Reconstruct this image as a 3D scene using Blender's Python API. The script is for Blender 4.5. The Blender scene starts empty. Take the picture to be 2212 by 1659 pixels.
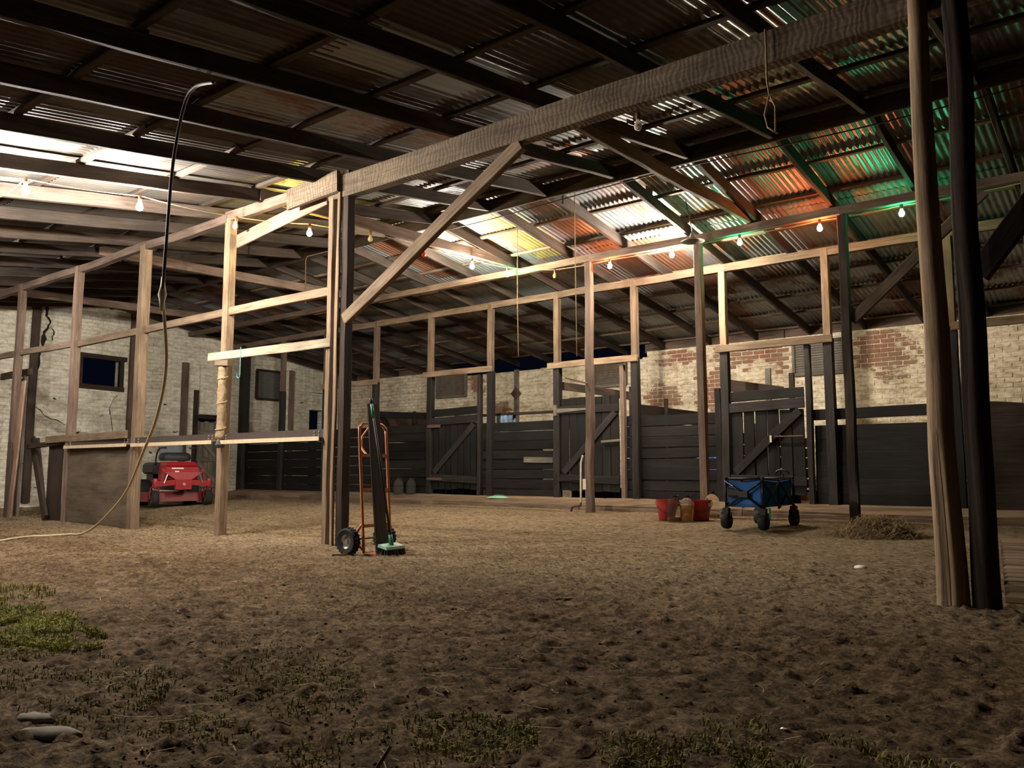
import bpy, math, random
from mathutils import Vector, Matrix, noise
RND = random.Random(11)
V = Vector
sc = bpy.context.scene
C = sc.collection

# ------------------------------------------------------------------ camera, sky, exposure
cam_d = bpy.data.cameras.new('camera')
cam_d.sensor_width = 36.0
cam_d.lens = 1753.2 / 2212 * 36.0
cam_d.clip_start = 0.05
cam = bpy.data.objects.new('camera', cam_d)
C.objects.link(cam)
cam.location = (0, 0, 0.8)
cam.rotation_euler = (math.pi / 2 + 0.1052, 0, 0.6678)
sc.camera = cam

w = bpy.data.worlds.new('night_sky')
sc.world = w
w.use_nodes = True
w.node_tree.nodes['Background'].inputs[0].default_value = (0.010, 0.016, 0.045, 1)
w.node_tree.nodes['Background'].inputs[1].default_value = 0.07

sc.view_settings.view_transform = 'Standard'
sc.view_settings.look = 'None'
sc.view_settings.gamma = 1
sc.view_settings.exposure = 0.75
sc.view_settings.use_curve_mapping = False
sc.cycles.max_bounces = 6
sc.cycles.glossy_bounces = 2
sc.cycles.transmission_bounces = 6
sc.cycles.diffuse_bounces = 3
sc.cycles.sample_clamp_indirect = 4.0

# ------------------------------------------------------------------ layout of the barn (metres)
YA, YB, YC, YD, XG = 5.65, 10.57, 11.78, 15.69, -18.47    # post rows, back wall, gable wall
YR, ZR, SL = 8.61, 4.45, 0.147                            # ridge and roof slope (underside of rafters)
X_END = 2.6

def roof(y):
    return ZR - SL * abs(y - YR)

def gbase(y):
    t = min(1, max(0, (y - 6.0) / 4.4))
    return 0.155 * t * t * (3 - 2 * t)

def gz(x, y):
    n = noise.noise(V((x * .55, y * .55, 1.3))) * .022 + noise.noise(V((x * 1.9, y * 1.9, 4.1))) * .011
    return gbase(y) + n

# ------------------------------------------------------------------ object helpers
def wm(o):
    return Matrix.Identity(4) if o is None else wm(o.parent) @ o.matrix_basis

def link(name, me, mat, parent=None, M=None):
    o = bpy.data.objects.new(name, me)
    C.objects.link(o)
    if mat is not None and not me.materials:
        me.materials.append(mat)
    if parent is not None:
        o.parent = parent
        o.matrix_basis = wm(parent).inverted() @ (M or Matrix.Identity(4))
    elif M is not None:
        o.matrix_basis = M
    return o

def tag(o, label, cat, group=None):
    o['label'] = label
    o['category'] = cat
    if group:
        o['group'] = group
    return o

def thing(name, label, cat, loc=(0, 0, 0), rz=0, group=None):
    o = bpy.data.objects.new(name, None)
    o.empty_display_size = .1
    C.objects.link(o)
    o.location = loc
    o.rotation_euler = (0, 0, rz)
    o.matrix_basis = Matrix.Translation(loc) @ Matrix.Rotation(rz, 4, 'Z')
    return tag(o, label, cat, group)

def struct(name, loc=(0, 0, 0)):
    o = bpy.data.objects.new(name, None)
    o.empty_display_size = .1
    C.objects.link(o)
    o.matrix_basis = Matrix.Translation(loc)
    o['kind'] = 'structure'
    return o

def dup_tree(o, M, parent=None):
    c = o.copy()
    C.objects.link(c)
    c.parent = parent
    c.matrix_basis = M if parent is None else o.matrix_basis.copy()
    for ch in o.children:
        dup_tree(ch, None, c)
    return c

class MB:
    """collects shapes into one mesh"""
    def __init__(self):
        self.v = []; self.f = []
    def add(self, vs, fs):
        n = len(self.v)
        self.v += [tuple(p) for p in vs]
        self.f += [tuple(i + n for i in f) for f in fs]
        return self
    def box(self, x0, y0, z0, x1, y1, z1, b=0.0):
        if b <= 0:
            vs = [(x, y, z) for x in (x0, x1) for y in (y0, y1) for z in (z0, z1)]
            return self.add(vs, [(0, 1, 3, 2), (4, 6, 7, 5), (0, 4, 5, 1), (2, 3, 7, 6), (0, 2, 6, 4), (1, 5, 7, 3)])
        # box with chamfered vertical section edges along its longest axis
        d = (x1 - x0, y1 - y0, z1 - z0); ax = d.index(max(d))
        lo = [(x0, x1), (y0, y1), (z0, z1)]
        o = [i for i in range(3) if i != ax]
        (a0, a1), (c0, c1) = lo[o[0]], lo[o[1]]
        ring = [(a0 + b, c0), (a1 - b, c0), (a1, c0 + b), (a1, c1 - b), (a1 - b, c1), (a0 + b, c1), (a0, c1 - b), (a0, c0 + b)]
        vs = []
        for t in lo[ax]:
            for (p, q) in ring:
                r = [0, 0, 0]; r[ax] = t; r[o[0]] = p; r[o[1]] = q
                vs.append(r)
        fs = [(i, (i + 1) % 8, 8 + (i + 1) % 8, 8 + i) for i in range(8)] + [tuple(range(7, -1, -1)), tuple(range(8, 16))]
        if ax == 1:
            fs = [tuple(reversed(f)) for f in fs]
        return self.add(vs, fs)
    def lathe(self, prof, n=20, c=(0, 0, 0), ax='Z', cap=True):
        vs = []
        for (r, h) in prof:
            for k in range(n):
                a = 2 * math.pi * k / n
                p = (r * math.cos(a), r * math.sin(a), h)
                if ax == 'X': p = (p[2], p[0], p[1])
                if ax == 'Y': p = (p[1], p[2], p[0])
                vs.append((p[0] + c[0], p[1] + c[1], p[2] + c[2]))
        fs = []
        for i in range(len(prof) - 1):
            for k in range(n):
                fs.append((i * n + k, i * n + (k + 1) % n, (i + 1) * n + (k + 1) % n, (i + 1) * n + k))
        if cap:
            if prof[0][0] > 1e-5: fs.append(tuple(range(n - 1, -1, -1)))
            if prof[-1][0] > 1e-5: fs.append(tuple((len(prof) - 1) * n + k for k in range(n)))
        return self.add(vs, fs)
    def tube(self, pts, r, n=8, closed=False):
        pts = [V(p) for p in pts]
        m = len(pts)
        vs = []
        up = None
        for i, p in enumerate(pts):
            a = pts[(i - 1) % m] if (i > 0 or closed) else p
            b = pts[(i + 1) % m] if (i < m - 1 or closed) else p
            d = (b - a).normalized()
            if up is None:
                up = d.orthogonal().normalized()
            up = (up - d * up.dot(d)).normalized()
            s = d.cross(up)
            rr = r[i] if isinstance(r, (list, tuple)) else r
            for k in range(n):
                t = 2 * math.pi * k / n
                vs.append(p + (up * math.cos(t) + s * math.sin(t)) * rr)
        fs = []
        for i in range(m if closed else m - 1):
            j = (i + 1) % m
            for k in range(n):
                fs.append((i * n + k, i * n + (k + 1) % n, j * n + (k + 1) % n, j * n + k))
        if not closed:
            fs.append(tuple(range(n - 1, -1, -1)))
            fs.append(tuple((m - 1) * n + k for k in range(n)))
        return self.add(vs, fs)
    def bar(self, p0, p1, wd, dp, up=(0, 0, 1)):
        p0, p1 = V(p0), V(p1)
        x = (p1 - p0).normalized(); u = V(up)
        if abs(x.dot(u)) > .95: u = V((0, 1, 0))
        y = u.cross(x).normalized(); z = x.cross(y)
        vs = [p + y * a * wd / 2 + z * b * dp / 2 for p in (p0, p1) for (a, b) in ((-1, -1), (1, -1), (1, 1), (-1, 1))]
        return self.add(vs, [(3, 2, 1, 0), (4, 5, 6, 7), (0, 1, 5, 4), (1, 2, 6, 5), (2, 3, 7, 6), (3, 0, 4, 7)])
    def mesh(self, name, smooth=False, off=None):
        me = bpy.data.meshes.new(name)
        vs = self.v if off is None else [(a - off[0], b - off[1], c - off[2]) for a, b, c in self.v]
        me.from_pydata(vs, [], self.f)
        me.update()
        if smooth:
            me.polygons.foreach_set('use_smooth', [True] * len(me.polygons))
            if smooth != 'all':
                me.set_sharp_from_angle(angle=math.radians(40))
        return me
    def build(self, name, mat, parent=None, smooth=False, local=True):
        """local: vertices are in the parent's space; otherwise world space"""
        if parent is not None and local:
            o = link(name, self.mesh(name, smooth), mat)
            o.parent = parent
            o.matrix_basis = Matrix.Identity(4)
            return o
        xs = [p[0] for p in self.v]; ys = [p[1] for p in self.v]; zs = [p[2] for p in self.v]
        off = ((min(xs) + max(xs)) / 2, (min(ys) + max(ys)) / 2, min(zs))
        return link(name, self.mesh(name, smooth, off), mat, parent, Matrix.Translation(off))

def frame(p0, p1, up=None):
    p0, p1 = V(p0), V(p1)
    x = (p1 - p0).normalized()
    u = V(up) if up is not None else V((0, 0, 1))
    if abs(x.dot(u)) > .97:
        u = V((0, -1, 0))
    y = u.cross(x).normalized(); z = x.cross(y)
    M = Matrix(((x.x, y.x, z.x, p0.x), (x.y, y.y, z.y, p0.y), (x.z, y.z, z.z, p0.z), (0, 0, 0, 1)))
    return M, (p1 - p0).length

def timber_mesh(name, L, wd, dp, jit=.004, ch=.006, seg=None, taper=1.0):
    seg = seg or max(2, min(14, int(L / .35)))
    vs, fs = [], []
    s1, s2 = RND.uniform(0, 50), RND.uniform(0, 50)
    for i in range(seg + 1):
        t = i / seg
        k = 1 + (taper - 1) * t
        oy = noise.noise(V((t * L * .8, s1, 0))) * jit * 2.2
        oz = noise.noise(V((t * L * .8, s2, 3))) * jit * 2.2
        a, b = wd / 2 * k, dp / 2 * k
        c = min(ch, a * .4, b * .4)
        for (y, z) in ((-a + c, -b), (a - c, -b), (a, -b + c), (a, b - c), (a - c, b), (-a + c, b), (-a, b - c), (-a, -b + c)):
            vs.append((t * L, y + oy + RND.uniform(-jit, jit) * .5, z + oz + RND.uniform(-jit, jit) * .5))
    for i in range(seg):
        for k in range(8):
            fs.append((i * 8 + k, i * 8 + (k + 1) % 8, (i + 1) * 8 + (k + 1) % 8, (i + 1) * 8 + k))
    fs.append(tuple(range(7, -1, -1)))
    fs.append(tuple(seg * 8 + k for k in range(8)))
    me = bpy.data.meshes.new(name)
    me.from_pydata(vs, [], fs)
    me.update()
    return me

def timber(name, p0, p1, wd, dp, mat, parent=None, up=None, jit=.004, ch=.006, seg=None, taper=1.0):
    M, L = frame(p0, p1, up)
    return link(name, timber_mesh(name, L, wd, dp, jit, ch, seg, taper), mat, parent, M)

# ------------------------------------------------------------------ materials
def newmat(name, rough=.8, metal=0.0, spec=.3):
    m = bpy.data.materials.new(name)
    m.use_nodes = True
    n, l = m.node_tree.nodes, m.node_tree.links
    b = n['Principled BSDF']
    b.inputs['Roughness'].default_value = rough
    b.inputs['Metallic'].default_value = metal
    b.inputs['Specular IOR Level'].default_value = spec
    return m, n, l, b

def ramp(n, l, src, stops):
    r = n.new('ShaderNodeValToRGB')
    e = r.color_ramp.elements
    while len(e) < len(stops):
        e.new(.5)
    for el, (p, c) in zip(e, stops):
        el.position = p
        el.color = (*c, 1) if len(c) == 3 else c
    l.new(src, r.inputs[0])
    return r.outputs[0]

def mixc(n, l, fac, a, b, mode='MIX'):
    x = n.new('ShaderNodeMix'); x.data_type = 'RGBA'; x.blend_type = mode
    for s, val in ((0, fac), (6, a), (7, b)):
        if hasattr(val, 'links') or hasattr(val, 'is_linked'):
            l.new(val, x.inputs[s])
        elif s == 0:
            x.inputs[0].default_value = val
        else:
            x.inputs[s].default_value = (*val, 1)
    return x.outputs[2]

def math_(n, l, op, a, b=None, clamp=False):
    x = n.new('ShaderNodeMath'); x.operation = op; x.use_clamp = clamp
    for s, val in ((0, a), (1, b)):
        if val is None: continue
        if hasattr(val, 'is_linked'): l.new(val, x.inputs[s])
        else: x.inputs[s].default_value = val
    return x.outputs[0]

def noise_(n, l, vec, scale, detail=5, rough=.6, dist=0.0):
    x = n.new('ShaderNodeTexNoise')
    x.inputs['Scale'].default_value = scale
    x.inputs['Detail'].default_value = detail
    x.inputs['Roughness'].default_value = rough
    x.inputs['Distortion'].default_value = dist
    l.new(vec, x.inputs['Vector'])
    return x.outputs['Fac']

def mapped(n, l, src, scale):
    m = n.new('ShaderNodeMapping')
    m.inputs['Scale'].default_value = scale
    l.new(src, m.inputs['Vector'])
    return m.outputs[0]

def bump(n, l, b, h, strength=.4, dist=.01):
    x = n.new('ShaderNodeBump')
    x.inputs['Strength'].default_value = strength
    x.inputs['Distance'].default_value = dist
    l.new(h, x.inputs['Height'])
    l.new(x.outputs[0], b.inputs['Normal'])

def obj_coord(n, l):
    tc = n.new('ShaderNodeTexCoord')
    oi = n.new('ShaderNodeObjectInfo')
    a = n.new('ShaderNodeVectorMath'); a.operation = 'MULTIPLY_ADD'
    s = n.new('ShaderNodeCombineXYZ')
    for i in range(3):
        l.new(oi.outputs['Random'], s.inputs[i])
    l.new(s.outputs[0], a.inputs[0])
    a.inputs[1].default_value = (37, 53, 71)
    l.new(tc.outputs['Object'], a.inputs[2])
    return a.outputs[0], oi.outputs['Random']

def wood(name, dark, mid, light, rough=.82, bumpy=.5, saw=False, spread=.35):
    m, n, l, b = newmat(name, rough, 0, .25)
    v, rnd = obj_coord(n, l)
    g = noise_(n, l, mapped(n, l, v, (1.1, 22, 22)), 2.2, 6, .65, .4)
    blot = noise_(n, l, mapped(n, l, v, (1, 2.5, 2.5)), 1.7, 4, .6)
    col = ramp(n, l, g, [(.25, dark), (.5, mid), (.75, light)])
    col = mixc(n, l, 1.0, col, ramp(n, l, blot, [(.3, (.55, .52, .5)), (.7, (1.1, 1.08, 1.05))]), 'MULTIPLY')
    col = mixc(n, l, 1.0, col, ramp(n, l, rnd, [(0, (1 - spread, 1 - spread, 1 - spread)), (1, (1 + spread * .4, 1 + spread * .35, 1 + spread * .3))]), 'MULTIPLY')
    h = g
    if saw:
        wv = n.new('ShaderNodeTexWave')
        wv.wave_type = 'BANDS'; wv.bands_direction = 'X'
        wv.inputs['Scale'].default_value = 7
        wv.inputs['Distortion'].default_value = 13
        wv.inputs['Detail'].default_value = 5
        wv.inputs['Detail Scale'].default_value = .7
        l.new(v, wv.inputs['Vector'])
        col = mixc(n, l, .42, col, mixc(n, l, 1.0, col, ramp(n, l, wv.outputs['Fac'], [(.1, (.35, .33, .3)), (.6, (1.15, 1.15, 1.15))]), 'MULTIPLY'))
        h = math_(n, l, 'ADD', g, math_(n, l, 'MULTIPLY', wv.outputs['Fac'], .5))
    l.new(col, b.inputs['Base Color'])
    bump(n, l, b, h, bumpy, .006)
    return m

def plain(name, col, rough=.5, metal=0.0, spec=.4, var=.15, scale=12):
    m, n, l, b = newmat(name, rough, metal, spec)
    tc = n.new('ShaderNodeTexCoord')
    f = noise_(n, l, tc.outputs['Object'], scale, 4, .6)
    c = [tuple(max(0, x * k) for x in col) for k in (1 - var, 1 + var)]
    l.new(ramp(n, l, f, [(.3, c[0]), (.7, c[1])]), b.inputs['Base Color'])
    return m

def sheet_mat(name, base, rust, amount):
    m, n, l, b = newmat(name, .5, .25, .5)
    v, rnd = obj_coord(n, l)
    big = noise_(n, l, mapped(n, l, v, (1.3, .8, 1)), 1.6, 7, .68)
    streak = noise_(n, l, mapped(n, l, v, (9, .7, 1)), 2.0, 5, .6)
    s = math_(n, l, 'ADD', math_(n, l, 'MULTIPLY', big, .75), math_(n, l, 'MULTIPLY', streak, .25))
    fac = ramp(n, l, s, [(.62 - amount * .3, (0, 0, 0)), (.72 - amount * .3, (1, 1, 1))])
    c = ramp(n, l, streak, [(.3, tuple(x * .7 for x in base)), (.7, base)])
    r = ramp(n, l, big, [(.4, tuple(x * .55 for x in rust)), (.7, rust)])
    l.new(mixc(n, l, fac, c, r), b.inputs['Base Color'])
    l.new(ramp(n, l, fac, [(0, (.25,) * 3), (1, (0,) * 3)]), b.inputs['Metallic'])
    l.new(ramp(n, l, fac, [(0, (.42,) * 3), (1, (.85,) * 3)]), b.inputs['Roughness'])
    return m

def lime_wall(name, lime, stain, patches, axis, brick_amt=.6, base_bare=0.0, courses=True, per_brick=.16, joint=.38):
    """limewashed brickwork; patches: (u, z, ru, rz) areas where the wash has come off"""
    m, n, l, b = newmat(name, .92, 0, .15)
    geo = n.new('ShaderNodeNewGeometry')
    sep = n.new('ShaderNodeSeparateXYZ')
    l.new(geo.outputs['Position'], sep.inputs[0])
    u, z = sep.outputs[axis], sep.outputs[2]
    com = n.new('ShaderNodeCombineXYZ')
    l.new(u, com.inputs[0]); l.new(z, com.inputs[1])
    vec = com.outputs[0]
    n1 = noise_(n, l, vec, 1.3, 8, .68, .6)
    n2 = noise_(n, l, mapped(n, l, vec, (1, 3.2, 1)), 2.6, 7, .7, .5)
    n3 = noise_(n, l, vec, 11, 5, .7)
    acc = None
    for (pu, pz, ru, rz) in patches:
        d = n.new('ShaderNodeVectorMath'); d.operation = 'SUBTRACT'
        l.new(vec, d.inputs[0]); d.inputs[1].default_value = (pu, pz, 0)
        dv = n.new('ShaderNodeVectorMath'); dv.operation = 'DIVIDE'
        l.new(d.outputs[0], dv.inputs[0]); dv.inputs[1].default_value = (ru, rz, 1)
        ln = n.new('ShaderNodeVectorMath'); ln.operation = 'LENGTH'
        l.new(dv.outputs[0], ln.inputs[0])
        t = math_(n, l, 'SUBTRACT', 1.0, ln.outputs['Value'], True)
        acc = t if acc is None else math_(n, l, 'MAXIMUM', acc, t)
    s = math_(n, l, 'ADD', math_(n, l, 'MULTIPLY', n1, .55), math_(n, l, 'MULTIPLY', n2, .45))
    s = math_(n, l, 'ADD', s, base_bare)
    if acc is not None:
        s = math_(n, l, 'ADD', s, math_(n, l, 'MULTIPLY', acc, .38))
    row_ = math_(n, l, 'FLOOR', math_(n, l, 'DIVIDE', math_(n, l, 'SUBTRACT', z, 1.1375), .085))
    sh_ = math_(n, l, 'MULTIPLY', math_(n, l, 'MODULO', row_, 2.0), .12)
    col_ = math_(n, l, 'FLOOR', math_(n, l, 'DIVIDE', math_(n, l, 'SUBTRACT', math_(n, l, 'ADD', u, 13.52), sh_), .24))
    cell = n.new('ShaderNodeCombineXYZ'); l.new(col_, cell.inputs[0]); l.new(row_, cell.inputs[1])
    wn = n.new('ShaderNodeTexWhiteNoise'); wn.noise_dimensions = '2D'; l.new(cell.outputs[0], wn.inputs['Vector'])
    s = math_(n, l, 'ADD', s, math_(n, l, 'MULTIPLY', math_(n, l, 'SUBTRACT', wn.outputs['Value'], .5), per_brick))
    s = math_(n, l, 'ADD', s, math_(n, l, 'MULTIPLY', math_(n, l, 'SUBTRACT', n3, .5), .3))
    bare = ramp(n, l, s, [(.66, (0, 0, 0)), (.70, (1, 1, 1))])
    n5 = noise_(n, l, mapped(n, l, vec, (1, 1.8, 1)), 5.5, 6, .72, 1.2)
    bl = math_(n, l, 'ADD', math_(n, l, 'MULTIPLY', n2, .5), math_(n, l, 'MULTIPLY', n5, .5))
    lime_c = ramp(n, l, bl, [(.40, stain), (.47, tuple((a + b) / 2 for a, b in zip(stain, lime))), (.53, lime), (.62, tuple(min(1, x * 1.15) for x in lime))])
    lime_c = mixc(n, l, .35, lime_c, mixc(n, l, 1.0, lime_c, ramp(n, l, n3, [(.3, (.5, .47, .42)), (.6, (1.1, 1.1, 1.1))]), 'MULTIPLY'))
    br_c = ramp(n, l, n3, [(.3, (.16, .06, .04)), (.55, (.3, .1, .06)), (.8, (.36, .15, .09))])
    br_c = mixc(n, l, ramp(n, l, n1, [(.4, (0, 0, 0)), (.6, (1, 1, 1))]), br_c, (.25, .155, .1))
    col = mixc(n, l, math_(n, l, 'MULTIPLY', bare, brick_amt), lime_c, br_c)
    h = math_(n, l, 'ADD', math_(n, l, 'MULTIPLY', n2, .5), math_(n, l, 'MULTIPLY', n3, .3))
    if courses:
        bt = n.new('ShaderNodeTexBrick')
        bt.inputs['Scale'].default_value = 1.0
        bt.inputs['Brick Width'].default_value = .24
        bt.inputs['Row Height'].default_value = .085
        bt.inputs['Mortar Size'].default_value = .007
        bt.inputs['Mortar Smooth'].default_value = .6
        wob = n.new('ShaderNodeVectorMath'); wob.operation = 'MULTIPLY_ADD'
        nz = n.new('ShaderNodeTexNoise'); nz.inputs['Scale'].default_value = 3
        l.new(vec, nz.inputs['Vector'])
        l.new(nz.outputs['Color'], wob.inputs[0]); wob.inputs[1].default_value = (.05, .03, 0)
        l.new(vec, wob.inputs[2])
        l.new(wob.outputs[0], bt.inputs['Vector'])
        h = math_(n, l, 'SUBTRACT', h, math_(n, l, 'MULTIPLY', bt.outputs['Fac'], .7))
        col = mixc(n, l, math_(n, l, 'MULTIPLY', bt.outputs['Fac'], joint), col, tuple(x * .55 for x in stain))
    l.new(col, b.inputs['Base Color'])
    bump(n, l, b, h, .7, .02)
    return m

M_ = {}
M_['bare'] = wood('sawn_hardwood', (.12, .08, .052), (.25, .178, .118), (.35, .262, .185), saw=False)
M_['beam'] = wood('rough_sawn_beam', (.09, .066, .046), (.175, .133, .093), (.24, .186, .134), saw=True)
M_['rafter'] = wood('old_rafter', (.032, .024, .02), (.07, .052, .042), (.11, .084, .068))
M_['tie'] = wood('tie_timber', (.09, .06, .048), (.19, .135, .105), (.27, .2, .16))
M_['batten'] = wood('roof_batten', (.12, .08, .055), (.25, .18, .12), (.34, .25, .17), spread=.6)
M_['tar'] = wood('tarred_board', (.006, .0052, .005), (.0125, .011, .0102), (.023, .02, .0185), rough=.75, spread=.5)
M_['tarpost'] = wood('tarred_post', (.012, .0105, .0105), (.026, .0225, .0215), (.046, .04, .038), rough=.75)
M_['dkwood'] = wood('dark_brown_timber', (.02, .013, .01), (.045, .03, .022), (.075, .052, .04))
M_['grey'] = wood('grey_weathered_wood', (.09, .08, .07), (.2, .18, .155), (.32, .3, .265))
M_['log'] = wood('debarked_log', (.18, .12, .07), (.42, .3, .19), (.56, .43, .29), bumpy=.8)
M_['pink'] = wood('reddish_plank', (.15, .09, .065), (.28, .175, .13), (.36, .24, .185))
M_['ply'] = wood('plywood', (.1, .075, .05), (.16, .12, .085), (.2, .155, .115), bumpy=.15)
M_['plinth'] = wood('floor_plank', (.13, .09, .06), (.27, .19, .125), (.38, .28, .19))
M_['cream'] = wood('flaking_cream_paint', (.2, .15, .1), (.4, .345, .25), (.48, .43, .34), spread=.1)
M_['sheetA'] = sheet_mat('galvanised_iron', (.3, .31, .315), (.3, .14, .07), .05)
M_['sheetB'] = sheet_mat('dull_galvanised_iron', (.21, .21, .21), (.2, .1, .055), .25)
M_['sheetC'] = sheet_mat('spotted_galvanised_iron', (.25, .25, .245), (.24, .11, .05), .5)
M_['sheetD'] = sheet_mat('rusted_iron', (.2, .17, .15), (.2, .085, .042), .95)
M_['sheetE'] = sheet_mat('shade_dark_iron', (.1, .09, .08), (.08, .055, .04), .4)  # near-half sheets, colour darkened for the weak grazing light up there
M_['sheetF'] = sheet_mat('shade_dark_brown_iron', (.08, .065, .052), (.065, .04, .028), .8)  # browner sheet, the same near-roof shade put into its colour
M_['sheetY'] = sheet_mat('yellow_painted_iron', (.46, .37, .13), (.2, .15, .06), .35)
M_['sheetG'] = sheet_mat('weathered_cladding', (.23, .2, .17), (.16, .1, .06), .35)
M_['limeD'] = lime_wall('limewashed_brick_back', (.84, .74, .57), (.5, .385, .255),
    [(-8.25, 2.28, .75, .42), (-7.1, 2.45, .7, .95), (-6.1, 3.1, 1.3, .45), (-5.5, 2.85, .5, .5), (-3.85, 2.95, .9, .7), (-12.7, 2.25, .5, .3),
     (-13.6, 2.95, .45, .6), (-7.7, 3.2, .8, .3)], 0, .9, .02, courses=False)
M_['limeDleft'] = lime_wall('limewashed_brick_courses', (.78, .69, .53), (.45, .355, .24), [(-13.55, 2.95, .45, .6), (-12.7, 2.25, .5, .3)], 0, .9, -.03)
M_['limeG'] = lime_wall('limewashed_gable', (.74, .7, .6), (.5, .45, .36), [(10.4, .8, .45, .8), (7.75, .8, .35, .35)], 1, .75, -.12, per_brick=.02, joint=.16)
M_['iron'] = plain('rusty_iron', (.12, .07, .05), .75, .3)
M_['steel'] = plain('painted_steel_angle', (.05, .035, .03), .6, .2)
M_['steel_lit'] = plain('lit_angle_lip', (.55, .42, .27), .6, .1)  # lip of the same steel, its lit look put into the colour
M_['black_rubber'] = plain('black_rubber', (.018, .018, .019), .75, 0, .3, .3)
M_['black_plastic'] = plain('black_plastic', (.02, .02, .022), .5)
M_['black_metal'] = plain('black_powder_coated_tube', (.018, .018, .02), .35, .3)
M_['chrome'] = plain('pressed_steel_rim', (.55, .53, .5), .32, .8)
M_['orange'] = plain('orange_powder_coat', (.5, .17, .07), .45, .2)
M_['red'] = plain('mower_red', (.3, .016, .022), .4)
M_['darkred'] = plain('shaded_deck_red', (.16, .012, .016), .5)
M_['bucket'] = plain('red_plastic', (.42, .035, .03), .42)
M_['white'] = plain('white_label', (.75, .73, .68), .6)
M_['green'] = plain('green_plastic', (.07, .33, .2), .45)
M_['palegreen'] = plain('pale_green_plastic', (.25, .45, .32), .5)
M_['blue'] = plain('blue_canvas', (.035, .12, .36), .8, 0, .2, .2, 5)
M_['bluetarp'] = plain('blue_tarpaulin', (.06, .1, .5), .5)
M_['towel'] = plain('blue_grey_towel', (.25, .33, .48), .95, 0, .1, .35, 9)
M_['hose'] = plain('cream_hose', (.42, .34, .2), .55)
M_['hose_knot'] = plain('pale_tape', (.6, .55, .45), .7)
M_['cable'] = plain('cream_cable', (.45, .35, .2), .6)
M_['wire'] = plain('dark_wire', (.04, .035, .03), .6)
M_['rope'] = plain('sisal_cord', (.4, .28, .15), .9)
M_['socket'] = plain('brown_bakelite', (.12, .06, .03), .4)
M_['seat'] = plain('black_vinyl', (.02, .021, .023), .55)
M_['seatgrey'] = plain('grey_vinyl', (.12, .13, .15), .5)
M_['teal'] = plain('teal_wire', (.1, .3, .3), .5)
M_['void'] = plain('dark_hollow', (.006, .006, .007), .9)
M_['terracotta'] = plain('terracotta', (.4, .17, .1), .85)
M_['stone'] = plain('grey_stone', (.34, .3, .24), .9, 0, .2, .3)
M_['crack'] = plain('crack_shadow', (.02, .016, .012), .95)
M_['hessian'] = wood('hessian_wrap', (.2, .14, .08), (.38, .28, .17), (.5, .4, .26), rough=.95, bumpy=1.0)
M_['shade'] = plain('enamel_shade', (.2, .17, .13), .5)

def emit(name, col, strength):
    m, n, l, b = newmat(name, .4)
    b.inputs['Base Color'].default_value = (0, 0, 0, 1)
    b.inputs['Emission Color'].default_value = (*col, 1)
    b.inputs['Emission Strength'].default_value = strength
    return m
K = 1.0
M_['lit_white'] = emit('lit_warm_white', (1, .93, .82), 5200 * K)
M_['lit_white2'] = emit('lit_cool_white', (1, .9, .76), 4700 * K)
M_['lit_white3'] = emit('lit_soft_white', (1, .93, .82), 3000 * K)
M_['lit_yellow'] = emit('lit_yellow', (1, .72, .14), 800 * K)
M_['lit_green'] = emit('lit_green', (.06, 1, .4), 190 * K)
M_['lit_red'] = emit('lit_orange_red', (1, .2, .06), 480 * K)

def glassy(name, col, rough=.08, trans=.85, ior=1.3):
    m, n, l, b = newmat(name, rough, 0, .5)
    b.inputs['Base Color'].default_value = (*col, 1)
    b.inputs['Transmission Weight'].default_value = trans
    b.inputs['IOR'].default_value = ior
    return m
M_['glass'] = glassy('clear_bulb_glass', (.9, .85, .75), .1, .6)
M_['glass_red'] = plain('red_bulb_glass', (.5, .04, .03), .2)
M_['glass_yellow'] = plain('yellow_bulb_glass', (.6, .45, .12), .25)
M_['jug'] = glassy('clear_plastic', (.93, .9, .82), .03, .97, 1.08)
M_['amber'] = glassy('amber_liquid', (.6, .36, .1), .02, .85, 1.1)

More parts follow.
